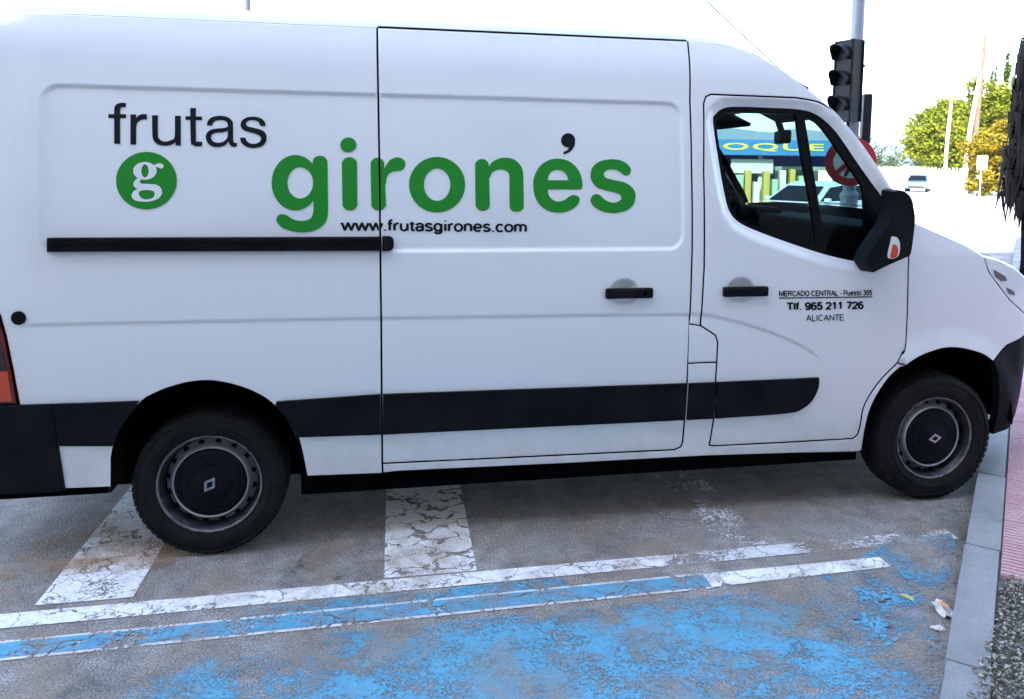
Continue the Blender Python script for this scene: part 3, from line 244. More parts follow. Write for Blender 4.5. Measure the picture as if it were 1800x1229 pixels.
 'glyphs': [{"w":"girones","s":[[[0.4981,1.6981],[0.4965,1.6768],[0.4918,1.6561],[0.4842,1.6367],[0.4739,1.6191],[0.4613,1.604],[0.4467,1.5917],[0.4306,1.5826],[0.4136,1.5771],[0.396,1.5752],[0.3785,1.577],[0.3617,1.5825],[0.3459,1.5914],[0.3316,1.6035],[0.3194,1.6185],[0.3095,1.6358],[0.3022,1.6549],[0.2978,1.6753],[0.2964,1.6964],[0.2979,1.7175],[0.3025,1.738],[0.3099,1.7573],[0.3199,1.7748],[0.3323,1.7899],[0.3466,1.8023],[0.3625,1.8115],[0.3794,1.8173],[0.3969,1.8194],[0.4145,1.8178],[0.4315,1.8126],[0.4476,1.8038],[0.462,1.7917],[0.4746,1.7767],[0.4847,1.7593],[0.4921,1.74],[0.4967,1.7194]],[[0.4716,1.7892],[0.477,1.8068],[0.4904,1.8157],[0.5061,1.8174],[0.5218,1.813],[0.5321,1.7992],[0.5352,1.7808],[0.5361,1.6744],[0.5364,1.5681],[0.5248,1.5218],[0.491,1.4917],[0.4552,1.4803],[0.4196,1.4781],[0.3754,1.4842],[0.3403,1.499],[0.3207,1.5197],[0.3151,1.5357],[0.321,1.5517],[0.3386,1.5586],[0.3606,1.5531],[0.3847,1.5366],[0.4156,1.5283],[0.4467,1.532],[0.4646,1.5449],[0.4729,1.5726],[0.474,1.6095],[0.4727,1.697]]],"h":[[[0.4718,1.697],[0.4709,1.685],[0.4684,1.6733],[0.4643,1.6624],[0.4588,1.6525],[0.4521,1.6439],[0.4443,1.637],[0.4357,1.6319],[0.4266,1.6287],[0.4172,1.6276],[0.4078,1.6286],[0.3987,1.6317],[0.3902,1.6367],[0.3826,1.6435],[0.376,1.652],[0.3706,1.6618],[0.3667,1.6726],[0.3643,1.6841],[0.3636,1.6961],[0.3644,1.708],[0.3669,1.7196],[0.3709,1.7305],[0.3763,1.7404],[0.3829,1.7489],[0.3907,1.7559],[0.3992,1.7611],[0.4083,1.7643],[0.4177,1.7655],[0.4271,1.7645],[0.4362,1.7615],[0.4448,1.7565],[0.4525,1.7497],[0.4592,1.7413],[0.4646,1.7315],[0.4686,1.7206],[0.471,1.709]]]},{"w":"girones","s":[[[0.597,1.7816],[0.5981,1.7897],[0.6015,1.7974],[0.6067,1.804],[0.6136,1.8091],[0.6216,1.8124],[0.6302,1.8136],[0.6388,1.8126],[0.6468,1.8096],[0.6536,1.8047],[0.6589,1.7982],[0.6622,1.7906],[0.6633,1.7824],[0.6642,1.6055],[0.663,1.5974],[0.6597,1.5899],[0.6544,1.5834],[0.6476,1.5785],[0.6397,1.5753],[0.6312,1.5743],[0.6228,1.5753],[0.615,1.5784],[0.6082,1.5833],[0.6031,1.5897],[0.5999,1.5972],[0.5988,1.6053]],[[0.6613,1.8687],[0.6608,1.8628],[0.6591,1.8572],[0.6565,1.8518],[0.6529,1.8469],[0.6485,1.8427],[0.6435,1.8393],[0.6378,1.8367],[0.6319,1.8351],[0.6257,1.8345],[0.6196,1.8349],[0.6136,1.8363],[0.608,1.8387],[0.603,1.842],[0.5986,1.8461],[0.5951,1.8508],[0.5925,1.856],[0.591,1.8616],[0.5904,1.8674],[0.591,1.8733],[0.5926,1.8789],[0.5952,1.8843],[0.5988,1.8891],[0.6031,1.8934],[0.6082,1.8968],[0.6138,1.8994],[0.6198,1.901],[0.6259,1.9016],[0.6321,1.9013],[0.638,1.8999],[0.6436,1.8975],[0.6487,1.8942],[0.6531,1.8902],[0.6566,1.8854],[0.6592,1.8802],[0.6608,1.8745]]],"h":[]},{"w":"girones","s":[[[0.7236,1.7841],[0.7247,1.7915],[0.7277,1.7983],[0.7325,1.8043],[0.7387,1.8088],[0.7459,1.8118],[0.7536,1.8128],[0.7614,1.812],[0.7686,1.8093],[0.7748,1.8048],[0.7795,1.799],[0.7825,1.7922],[0.7834,1.7849],[0.7907,1.6057],[0.7895,1.5976],[0.7862,1.5901],[0.7809,1.5836],[0.7741,1.5787],[0.7661,1.5755],[0.7576,1.5745],[0.7491,1.5755],[0.7412,1.5786],[0.7344,1.5835],[0.7292,1.59],[0.726,1.5974],[0.7249,1.6055]],[[0.767,1.7322],[0.7833,1.7629],[0.788,1.7723],[0.8066,1.8007],[0.8322,1.8142],[0.8531,1.8145],[0.8717,1.804],[0.8785,1.7852],[0.8714,1.7653],[0.8574,1.7558],[0.8295,1.7526],[0.8063,1.742],[0.7946,1.7232],[0.7908,1.695],[0.7645,1.6901]]],"h":[]},{"w":"girones","s":[[[1.1489,1.6943],[1.1467,1.6721],[1.1407,1.6506],[1.1311,1.6304],[1.1181,1.6121],[1.1021,1.5963],[1.0836,1.5836],[1.0633,1.5742],[1.0417,1.5684],[1.0195,1.5664],[0.9974,1.5683],[0.976,1.574],[0.956,1.5833],[0.9379,1.5959],[0.9224,1.6114],[0.9099,1.6293],[0.9008,1.6492],[0.8952,1.6704],[0.8934,1.6922],[0.8955,1.7141],[0.9013,1.7354],[0.9107,1.7554],[0.9235,1.7736],[0.9392,1.7894],[0.9574,1.8022],[0.9776,1.8119],[0.9991,1.8179],[1.0213,1.8201],[1.0435,1.8185],[1.065,1.8131],[1.0853,1.804],[1.1035,1.7915],[1.1193,1.776],[1.1321,1.7579],[1.1414,1.7379],[1.1471,1.7164]]],"h":[[[1.0806,1.694],[1.0796,1.6812],[1.0768,1.6688],[1.0723,1.6571],[1.0662,1.6465],[1.0587,1.6374],[1.0501,1.63],[1.0406,1.6245],[1.0305,1.6212],[1.0201,1.62],[1.0097,1.6211],[0.9996,1.6244],[0.9902,1.6297],[0.9818,1.637],[0.9745,1.646],[0.9686,1.6564],[0.9643,1.668],[0.9617,1.6803],[0.9609,1.693],[0.9619,1.7058],[0.9646,1.7181],[0.9691,1.7297],[0.9751,1.7403],[0.9825,1.7494],[0.9911,1.7568],[1.0006,1.7624],[1.0107,1.7658],[1.0211,1.767],[1.0315,1.766],[1.0416,1.7628],[1.051,1.7575],[1.0595,1.7502],[1.0669,1.7412],[1.0728,1.7308],[1.0771,1.7192],[1.0798,1.7068]]]},{"w":"girones","s":[[[1.1952,1.784],[1.1964,1.7917],[1.1996,1.7988],[1.2048,1.805],[1.2114,1.8097],[1.2191,1.8128],[1.2274,1.8139],[1.2357,1.813],[1.2433,1.8102],[1.2499,1.8056],[1.2549,1.7996],[1.2581,1.7925],[1.2591,1.7848],[1.2629,1.6047],[1.2618,1.5967],[1.2584,1.5892],[1.253,1.5828],[1.2461,1.5779],[1.238,1.5748],[1.2294,1.5738],[1.2207,1.5748],[1.2127,1.5779],[1.2058,1.5827],[1.2006,1.5891],[1.1973,1.5965],[1.1962,1.6045]],[[1.2466,1.7515],[1.259,1.7781],[1.2812,1.8049],[1.3154,1.8189],[1.3448,1.8212],[1.3791,1.8135],[1.4083,1.7872],[1.4202,1.7534],[1.4219,1.6759],[1.4224,1.6033],[1.4188,1.5839],[1.4065,1.5732],[1.3892,1.5707],[1.3711,1.5731],[1.3584,1.5837],[1.3555,1.6031],[1.3551,1.6755],[1.3546,1.7382],[1.3465,1.7551],[1.3246,1.7654],[1.2953,1.7627],[1.2733,1.7494],[1.2639,1.7277],[1.2511,1.7132]]],"h":[]},{"w":"girones","s":[[[1.7048,1.6902],[1.7021,1.6803],[1.6894,1.6768],[1.6162,1.6758],[1.537,1.6753],[1.5408,1.6524],[1.5556,1.6305],[1.5856,1.6185],[1.6158,1.6259],[1.6411,1.6432],[1.6613,1.6497],[1.6841,1.6434],[1.6915,1.6287],[1.6864,1.6115],[1.666,1.5893],[1.6306,1.5721],[1.5903,1.5662],[1.5403,1.5744],[1.5006,1.6011],[1.476,1.6423],[1.4675,1.6908],[1.4745,1.7395],[1.5023,1.786],[1.5426,1.8124],[1.5853,1.8203],[1.628,1.8145],[1.668,1.7905],[1.6953,1.7515],[1.705,1.7123]]],"h":[[[1.5374,1.7182],[1.5442,1.745],[1.5619,1.7623],[1.5871,1.7675],[1.6121,1.7614],[1.6295,1.7435],[1.6368,1.7191]]]},{"w":"girones","s":[[[1.9458,1.7667],[1.942,1.7542],[1.9288,1.7441],[1.9133,1.7449],[1.8979,1.7562],[1.8774,1.7694],[1.8465,1.773],[1.8206,1.7652],[1.8101,1.7503],[1.8202,1.7331],[1.8561,1.7235],[1.9076,1.7131],[1.9438,1.6945],[1.9643,1.6673],[1.9666,1.6399],[1.956,1.605],[1.9273,1.58],[1.8858,1.5675],[1.8496,1.565],[1.8034,1.5724],[1.7677,1.5896],[1.7484,1.6117],[1.7449,1.6289],[1.7553,1.6487],[1.7758,1.6547],[1.7962,1.6464],[1.814,1.6292],[1.8447,1.616],[1.8757,1.6171],[1.8965,1.6321],[1.894,1.6494],[1.8734,1.6607],[1.8195,1.6728],[1.7786,1.6858],[1.7534,1.7127],[1.7461,1.7422],[1.7543,1.7793],[1.7802,1.8043],[1.8164,1.8172],[1.8577,1.8217],[1.8989,1.8158],[1.9297,1.7988],[1.945,1.7791]]],"h":[]},{"w":"accent","s":[[[1.6731,1.9087],[1.6725,1.9028],[1.6708,1.8972],[1.6682,1.8918],[1.6646,1.887],[1.6603,1.8828],[1.6553,1.8793],[1.6499,1.8768],[1.644,1.8752],[1.6381,1.8746],[1.6321,1.875],[1.6264,1.8764],[1.621,1.8787],[1.6161,1.882],[1.612,1.886],[1.6087,1.8908],[1.6062,1.896],[1.6048,1.9016],[1.6044,1.9074],[1.605,1.9132],[1.6067,1.9188],[1.6093,1.9242],[1.6128,1.929],[1.6171,1.9332],[1.6221,1.9367],[1.6276,1.9392],[1.6334,1.9409],[1.6394,1.9415],[1.6453,1.9411],[1.6511,1.9397],[1.6565,1.9374],[1.6613,1.9341],[1.6655,1.9301],[1.6689,1.9253],[1.6713,1.9201],[1.6727,1.9145]],[[1.6731,1.9087],[1.6696,1.884],[1.6514,1.8566],[1.6234,1.8429],[1.6143,1.8428],[1.616,1.8536],[1.6338,1.8612],[1.6431,1.8747],[1.6242,1.8881],[1.639,1.9228]]],"h":[]},{"w":"frutas","s":[[[-0.344,1.8555],[-0.3461,1.9953],[-0.3447,2.0136],[-0.3356,2.026],[-0.319,2.0317],[-0.3002,2.031],[-0.3009,2.0119],[-0.3129,2.0132],[-0.3203,2.009],[-0.3226,1.9959],[-0.3206,1.8559]],[[-0.3692,1.9814],[-0.2992,1.9831],[-0.2989,1.9661],[-0.3689,1.9645]]],"h":[]},{"w":"frutas","s":[[[-0.2816,1.9828],[-0.2591,1.9833],[-0.2574,1.8538],[-0.2799,1.8534]],[[-0.2632,1.9569],[-0.2504,1.9775],[-0.2354,1.9847],[-0.2166,1.9852],[-0.2162,1.9628],[-0.2313,1.9617],[-0.2462,1.9552],[-0.2555,1.9429],[-0.2589,1.9205],[-0.2682,1.9183]]],"h":[]},{"w":"frutas","s":[[[-0.1957,1.9809],[-0.1719,1.9814],[-0.1708,1.898],[-0.1661,1.8818],[-0.1527,1.8707],[-0.1375,1.8694],[-0.1166,1.8767],[-0.1034,1.8912],[-0.1037,1.9811],[-0.0796,1.9817],[-0.0783,1.8529],[-0.0993,1.8525],[-0.1002,1.866],[-0.1165,1.8551],[-0.1431,1.8506],[-0.1696,1.8554],[-0.1868,1.8713],[-0.1935,1.8975]]],"h":[]},{"w":"frutas","s":[[[-0.0424,2.0163],[-0.0185,2.017],[-0.0171,1.8806],[-0.0131,1.8717],[0.0081,1.8708],[0.0082,1.8516],[-0.0149,1.8503],[-0.0323,1.8578],[-0.0382,1.872]],[[-0.0611,1.9801],[0.0071,1.9805],[0.0073,1.9641],[-0.0609,1.9645]]],"h":[]},{"w":"frutas","s":[[[0.0269,1.9431],[0.0306,1.9617],[0.0479,1.9786],[0.079,1.9856],[0.1103,1.9814],[0.128,1.9681],[0.1348,1.9496],[0.136,1.8835],[0.1404,1.8691],[0.1522,1.8685],[0.1514,1.854],[0.1366,1.8505],[0.1228,1.8577],[0.1157,1.8728],[0.1033,1.8581],[0.0799,1.8495],[0.0527,1.8511],[0.0333,1.8631],[0.0235,1.8855],[0.0253,1.906],[0.0406,1.9228],[0.0678,1.9296],[0.099,1.9331],[0.1126,1.9388],[0.1125,1.9512],[0.1026,1.9634],[0.0831,1.9671],[0.0636,1.9637],[0.052,1.954],[0.0482,1.9415]]],"h":[[[0.1127,1.9202],[0.0913,1.9136],[0.064,1.9109],[0.0485,1.9024],[0.0448,1.8879],[0.0526,1.8737],[0.0721,1.8679],[0.0935,1.8724],[0.109,1.8871],[0.1132,1.9037]]]},{"w":"frutas","s":[[[0.2716,1.9452],[0.2684,1.961],[0.2563,1.9754],[0.2344,1.984],[0.2087,1.9846],[0.185,1.9778],[0.1693,1.9629],[0.1663,1.9441],[0.1755,1.9277],[0.1972,1.9178],[0.2289,1.9102],[0.2468,1.9001],[0.2528,1.8878],[0.2449,1.8739],[0.2251,1.8657],[0.2053,1.8682],[0.1915,1.8783],[0.1867,1.8927],[0.1639,1.8923],[0.1679,1.8737],[0.1817,1.8574],[0.2054,1.8483],[0.2291,1.8479],[0.2568,1.8567],[0.2727,1.8757],[0.2758,1.8965],[0.2686,1.9172],[0.2486,1.9293],[0.2209,1.9362],[0.1971,1.9419],[0.1884,1.9509],[0.193,1.9626],[0.2088,1.9692],[0.2286,1.9684],[0.2425,1.9604],[0.2486,1.9439]]],"h":[]},{"w":"badge_disc","s":[[[-0.0939,1.7019],[-0.0947,1.688],[-0.097,1.6744],[-0.1009,1.661],[-0.1062,1.6482],[-0.1129,1.6361],[-0.1209,1.6248],[-0.1301,1.6144],[-0.1403,1.6052],[-0.1516,1.5971],[-0.1636,1.5904],[-0.1762,1.5851],[-0.1893,1.5813],[-0.2028,1.5789],[-0.2164,1.5781],[-0.2299,1.5789],[-0.2432,1.5812],[-0.2562,1.5849],[-0.2686,1.5901],[-0.2804,1.5967],[-0.2913,1.6046],[-0.3013,1.6137],[-0.3102,1.6239],[-0.3179,1.635],[-0.3244,1.6469],[-0.3295,1.6595],[-0.3332,1.6726],[-0.3354,1.6861],[-0.3361,1.6997],[-0.3354,1.7133],[-0.3332,1.7268],[-0.3295,1.74],[-0.3244,1.7527],[-0.318,1.7647],[-0.3102,1.776],[-0.3013,1.7863],[-0.2913,1.7956],[-0.2804,1.8037],[-0.2686,1.8105],[-0.2562,1.8159],[-0.2432,1.82],[-0.2298,1.8225],[-0.2163,1.8235],[-0.2027,1.8229],[-0.1892,1.8208],[-0.1761,1.8172],[-0.1634,1.8121],[-0.1514,1.8056],[-0.1402,1.7978],[-0.1299,1.7887],[-0.1208,1.7785],[-0.1128,1.7673],[-0.1061,1.7553],[-0.1008,1.7426],[-0.097,1.7293],[-0.0947,1.7157]]],"h":[]},{"w":"badge_letter","s":[[[-0.1746,1.7428],[-0.1753,1.7362],[-0.1774,1.7298],[-0.1809,1.7238],[-0.1855,1.7183],[-0.1913,1.7136],[-0.198,1.7098],[-0.2054,1.7069],[-0.2132,1.7051],[-0.2213,1.7045],[-0.2294,1.705],[-0.2373,1.7066],[-0.2446,1.7093],[-0.2513,1.713],[-0.257,1.7176],[-0.2617,1.723],[-0.2651,1.7289],[-0.2672,1.7352],[-0.2679,1.7418],[-0.2672,1.7483],[-0.2652,1.7547],[-0.2618,1.7607],[-0.2571,1.7661],[-0.2514,1.7709],[-0.2448,1.7747],[-0.2375,1.7776],[-0.2296,1.7794],[-0.2215,1.7801],[-0.2134,1.7796],[-0.2055,1.778],[-0.1981,1.7753],[-0.1914,1.7716],[-0.1856,1.767],[-0.1809,1.7617],[-0.1775,1.7557],[-0.1753,1.7494]],[[-0.184,1.7676],[-0.1707,1.7741],[-0.1574,1.775],[-0.1474,1.768],[-0.1485,1.7562],[-0.1562,1.7518],[-0.1662,1.7571],[-0.1773,1.7594],[-0.1861,1.7581]],[[-0.2477,1.7113],[-0.2609,1.7006],[-0.2668,1.6864],[-0.2631,1.6735],[-0.25,1.6653],[-0.2653,1.6558],[-0.2737,1.6416],[-0.2709,1.6263],[-0.2567,1.6146],[-0.2326,1.6107],[-0.204,1.6113],[-0.1797,1.6185],[-0.1619,1.6304],[-0.153,1.6494],[-0.1573,1.6683],[-0.1706,1.6813],[-0.1905,1.6858],[-0.217,1.6873],[-0.2334,1.6879],[-0.2407,1.6925],[-0.2411,1.6996],[-0.2367,1.7067],[-0.2301,1.7127]]],"h":[[[-0.2064,1.7425],[-0.2066,1.7376],[-0.2073,1.7329],[-0.2083,1.7285],[-0.2098,1.7245],[-0.2116,1.721],[-0.2136,1.7182],[-0.2159,1.7161],[-0.2184,1.7149],[-0.2209,1.7144],[-0.2234,1.7148],[-0.2259,1.716],[-0.2282,1.7181],[-0.2302,1.7208],[-0.232,1.7243],[-0.2335,1.7282],[-0.2346,1.7326],[-0.2352,1.7373],[-0.2355,1.7421],[-0.2353,1.747],[-0.2346,1.7517],[-0.2336,1.7561],[-0.2321,1.7601],[-0.2303,1.7635],[-0.2283,1.7663],[-0.226,1.7684],[-0.2236,1.7697],[-0.221,1.7702],[-0.2185,1.7698],[-0.2161,1.7686],[-0.2138,1.7665],[-0.2117,1.7638],[-0.2099,1.7603],[-0.2084,1.7564],[-0.2073,1.752],[-0.2066,1.7473]],[[-0.239,1.6571],[-0.2214,1.6603],[-0.1994,1.6598],[-0.1862,1.6551],[-0.1822,1.6445],[-0.1874,1.6303],[-0.2017,1.6231],[-0.2194,1.6211],[-0.2347,1.6265],[-0.2452,1.6406],[-0.2445,1.6512]]]}],
 'texts': [{"t":"www.frutasgirones.com","q":[[0.5889,1.4718],[1.4371,1.4607],[0.5894,1.539]],"b":0.145},{"t":"MERCADO CENTRAL - Puesto 305","q":[[2.7143,1.1491],[3.2371,1.1436],[2.7134,1.1792]],"b":0.15},{"t":"Tlf. 965 211 726","q":[[2.7602,1.0775],[3.191,1.0739],[2.7585,1.1208]],"b":0.19},{"t":"ALICANTE","q":[[2.8674,1.0196],[3.0798,1.018],[2.8658,1.0532]],"b":0.11}],
 'underline': [[2.7145,1.1447],[3.2373,1.1397],[3.2376,1.1338],[2.7147,1.139]],
 'mirror': [[3.2324,1.6868],[3.2662,1.6954],[3.3046,1.6817],[3.3348,1.651],[3.3506,1.6004],[3.3604,1.5467],[3.3564,1.4617],[3.3462,1.3735],[3.3189,1.3538],[3.2267,1.3177],[3.1384,1.2791],[3.115,1.3077],[3.0971,1.3503],[3.1565,1.4485],[3.2137,1.5327],[3.2305,1.6169]],
 'indicator': [[3.2191,1.4626],[3.2441,1.4597],[3.261,1.4372],[3.2664,1.4006],[3.2592,1.3669],[3.232,1.3531],[3.2069,1.3561],[3.2026,1.3758],[3.2122,1.4234]],
}

# ------------------------------------------------------------------ helpers
def tag(o, label=None, cat=None, group=None, kind=None):
    if label: o['label'] = label
    if cat: o['category'] = cat
    if group: o['group'] = group
    if kind: o['kind'] = kind
    return o
def thing(name, loc, label, cat, group=None, rz=0):
    o = bpy.data.objects.new(name, None); col.objects.link(o); o.location = loc; o.rotation_euler = (0, 0, rz)
    o.empty_display_size = .2
    return tag(o, label, cat, group)
def link(name, me, parent=None, world_coords=False):
    o = bpy.data.objects.new(name, me); col.objects.link(o)
    if parent:
        o.parent = parent
        if world_coords: o.matrix_parent_inverse = Matrix.Translation(-Vector(parent.location))
    return o
class MB:
    def __init__(s): s.bm = bmesh.new()
    def box(s, c, d, M=None):
        r = bmesh.ops.create_cube(s.bm, size=1)
        for v in r['verts']:
            v.co = Vector((v.co.x*d[0], v.co.y*d[1], v.co.z*d[2]))
            if M is not None: v.co = M @ v.co
            v.co += Vector(c)
        return s
    def bar(s, a, b, w, h=None):
        a = Vector(a); b = Vector(b); d = b-a; L = d.length
        q = d.to_track_quat('X', 'Z').to_matrix(); return s.box((a+b)/2, (L, w, h or w), q)
    def tube(s, pts, r, n=10, caps=True):
        pts = [Vector(p) for p in pts]; rr = r if isinstance(r, (list, tuple)) else [r]*len(pts); rings = []
        for i, p in enumerate(pts):
            t = (pts[min(i+1, len(pts)-1)]-pts[max(i-1, 0)]).normalized()
            q = t.to_track_quat('Z', 'Y').to_matrix()
            rings.append([s.bm.verts.new(p+q @ Vector((rr[i]*math.cos(2*math.pi*j/n), rr[i]*math.sin(2*math.pi*j/n), 0))) for j in range(n)])
        for a, b in zip(rings, rings[1:]):
            for j in range(n): s.bm.faces.new((a[j], a[(j+1) % n], b[(j+1) % n], b[j]))
        if caps:
            s.bm.faces.new(rings[0][::-1]); s.bm.faces.new(rings[-1])
        return s
    def lathe(s, prof, axis='Y', n=48, a0=0, a1=2*math.pi):
        full = abs(a1-a0) > 6.28; m = n if full else n+1; rings = []
        for j in range(m):
            a = a0+(a1-a0)*j/n; ca, sa = math.cos(a), math.sin(a)
            rings.append([s.bm.verts.new((r*ca, y, r*sa) if axis == 'Y' else ((r*ca, r*sa, y) if axis == 'Z' else (y, r*ca, r*sa))) for r, y in prof])
        for j in range(n):
            A = rings[j]; Bq = rings[(j+1) % m]
            for i in range(len(prof)-1):
                try: s.bm.faces.new((A[i], A[i+1], Bq[i+1], Bq[i]))
                except ValueError: pass
        return s
    def poly(s, pts):
        s.bm.faces.new([s.bm.verts.new(p) for p in pts]); return s
    def prism(s, loop, fn0, fn1):
        a = [s.bm.verts.new(fn0(*p)) for p in loop]; b = [s.bm.verts.new(fn1(*p)) for p in loop]
        s.bm.faces.new(a); s.bm.faces.new(b[::-1]); n = len(loop)
        for i in range(n): s.bm.faces.new((a[i], b[i], b[(i+1) % n], a[(i+1) % n]))
        return s
    def move(s, v):
        for x in s.bm.verts: x.co += Vector(v)
        return s
    def bevel(s, w, seg=2, ang=30):
        ed = [e for e in s.bm.edges if len(e.link_faces) == 2 and e.calc_face_angle(0) > rad(ang)]
        bmesh.ops.bevel(s.bm, geom=ed, offset=w, segments=seg, profile=.6, affect='EDGES', clamp_overlap=True); return s
    def mesh(s, name, m, smooth=40):
        bmesh.ops.recalc_face_normals(s.bm, faces=s.bm.faces[:])
        me = bpy.data.meshes.new(name)
        if smooth:
            for e in s.bm.edges:
                if len(e.link_faces) == 2: e.smooth = e.calc_face_angle(0) < rad(smooth)
            for f in s.bm.faces: f.smooth = True
        s.bm.to_mesh(me); s.bm.free()
        ms = m if isinstance(m, list) else [m]
        for x in ms: me.materials.append(MATS[x])
        return me
    def build(s, name, m, parent=None, smooth=40, wc=False): return link(name, s.mesh(name, m, smooth), parent, wc)

# ------------------------------------------------------------------ the van's side surface: y = depth behind the widest point
WID = 2.07
Zk = np.array([.20, .45, .75, 1.0, 1.3, 1.5, 1.8, 2.1, 2.3, 2.43]); Yk = np.array([.075, .035, .008, 0, .006, .016, .048, .10, .15, .21]); Mk = np.gradient(Yk, Zk)
def ss(a, b, x):
    t = np.clip((x-a)/(b-a), 0, 1); return t*t*(3-2*t)
def prof(z):
    zz = np.clip(np.asarray(z, float), Zk[0], Zk[-1]-1e-6); i = np.clip(np.searchsorted(Zk, zz, side='right')-1, 0, len(Zk)-2)
    h = Zk[i+1]-Zk[i]; t = (zz-Zk[i])/h
    return (2*t**3-3*t**2+1)*Yk[i]+(t**3-2*t**2+t)*h*Mk[i]+(-2*t**3+3*t**2)*Yk[i+1]+(t**3-t**2)*h*Mk[i+1]
def S(x, z):
    x = np.asarray(x, float); z = np.asarray(z, float)
    y = prof(z)+.03*np.maximum(0, x-2.7)**2+.35*np.maximum(0, x-3.95)**2+2.4*np.maximum(0, x-4.20)**2
    return y+.10*np.maximum(0, x-2.6)*np.maximum(0, z-1.35)+.35*np.maximum(0, -.62-x)**2
def segdist(px, pz, loop, closed=True):
    L = np.array(loop); A = L; Bv = np.roll(L, -1, 0)
    if not closed: A = L[:-1]; Bv = L[1:]
    d = np.full(px.shape, 1e9)
    for a, b in zip(A, Bv):
        ab = b-a; den = (ab**2).sum()+1e-12
        t = np.clip(((px-a[0])*ab[0]+(pz-a[1])*ab[1])/den, 0, 1)
        d = np.minimum(d, np.hypot(px-a[0]-t*ab[0], pz-a[1]-t*ab[1]))
    return d
def inpoly(px, pz, loop):
    r = np.zeros(px.shape, bool); n = len(loop)
    for i in range(n):
        x1, z1 = loop[i]; x2, z2 = loop[(i+1) % n]
        if z1 == z2: continue
        c = (z1 > pz) != (z2 > pz); r ^= c & (px < (x2-x1)*(pz-z1)/(z2-z1)+x1)
    return r
CR = np.array(D['crease'])
def Semb(x, z):
    x = np.asarray(x, float); z = np.asarray(z, float); y = S(x, z)
    cx, cz, hx, hz, r = .79, 1.745, 1.415, .352, .07
    qx = np.abs(x-cx)-hx+r; qz = np.abs(z-cz)-hz+r
    sd = np.hypot(np.maximum(qx, 0), np.maximum(qz, 0))+np.minimum(np.maximum(qx, qz), 0)-r
    y = y+.013*(1-ss(-.011, .011, sd))
    dz = z-np.interp(x, CR[:, 0], CR[:, 1])
    y = y+.008*ss(.006, -.012, dz)*np.exp(np.minimum(dz, 0)/.11)*ss(-.74, -.66, x)*(1-ss(2.88, 2.99, x))
    near = (x > 2.25) & (x < 3.6) & (z > 1.15)
    if near.any():
        w = segdist(x, z, D['win_out']); w = np.where(inpoly(x, z, D['win_out']), 0, w)
        y = y+np.where(near, .026*(1-ss(0, .06, w)), 0)
    for hx_, hz_ in D['handles']:
        d2 = ((x-hx_-(-.02))/.075)**2+((z-hz_-.004)/.066)**2
        y = y+.040*np.maximum(0, 1-d2)**1.2
    rr = np.hypot(x-3.70, z-.37)
    return y-np.where(x > 3.44, .02*(1-ss(.47, .60, rr)), 0)
def snorm(x, z, f=Semb):
    e = .0015; gx = (f(x+e, z)-f(x-e, z))/(2*e); gz = (f(x, z+e)-f(x, z-e))/(2*e)
    n = np.stack([gx, -np.ones_like(gx), gz], -1); return n/np.linalg.norm(n, axis=-1, keepdims=True)
def area(l): return .5*sum(l[i][0]*l[(i+1) % len(l)][1]-l[(i+1) % len(l)][0]*l[i][1] for i in range(len(l)))
def inset(loop, d):
    l = loop if area(loop) > 0 else loop[::-1]; n = len(l); out = []
    for i in range(n):
        a, b, c = np.array(l[i-1]), np.array(l[i]), np.array(l[(i+1) % n])
        e1 = (b-a)/(np.linalg.norm(b-a)+1e-12); e2 = (c-b)/(np.linalg.norm(c-b)+1e-12)
        n1 = np.array([-e1[1], e1[0]]); n2 = np.array([-e2[1], e2[0]]); m_ = n1+n2; q = (m_**2).sum()
        m_ = m_/max(q, .35)*2
        out.append(list(b+m_*d))
    return out
def dens(loop, step):
    out = []; n = len(loop)
    for i in range(n):
        a, b = np.array(loop[i]), np.array(loop[(i+1) % n]); k_ = max(1, int(np.ceil(np.linalg.norm(b-a)/step)))
        out += [list(a+(b-a)*j/k_) for j in range(k_)]
    return out
def smooth_loop(loop, sub=4, ang=48):
    n = len(loop); P_ = [np.array(p) for p in loop]; cor = []
    for i in range(n):
        a = P_[i]-P_[i-1]; b = P_[(i+1) % n]-P_[i]
        c = abs(math.atan2(a[0]*b[1]-a[1]*b[0], a @ b)); cor.append(c > rad(ang))
    out = []
    for i in range(n):
        p0, p1, p2, p3 = P_[i-1], P_[i], P_[(i+1) % n], P_[(i+2) % n]
        if cor[i]: p0 = p1-(p2-p1)*.5
        if cor[(i+1) % n]: p3 = p2+(p2-p1)*.5
        for j in range(sub):
            t = j/sub
            out.append(list(.5*(2*p1+(p2-p0)*t+(2*p0-5*p1+4*p2-p3)*t*t+(3*p1-p0-3*p2+p3)*t**3)))
    return out
def fill(loops, pts):
    vs = []; es = []
    for l in loops:
        b = len(vs); vs += [Vector(p) for p in l]; es += [(b+i, b+(i+1) % len(l)) for i in range(len(l))]
    vs += [Vector(p) for p in pts]
    r = delaunay_2d_cdt(vs, es, [], 0, 1e-5)
    return np.array([list(v) for v in r[0]]), [tuple(f) for f in r[2]]
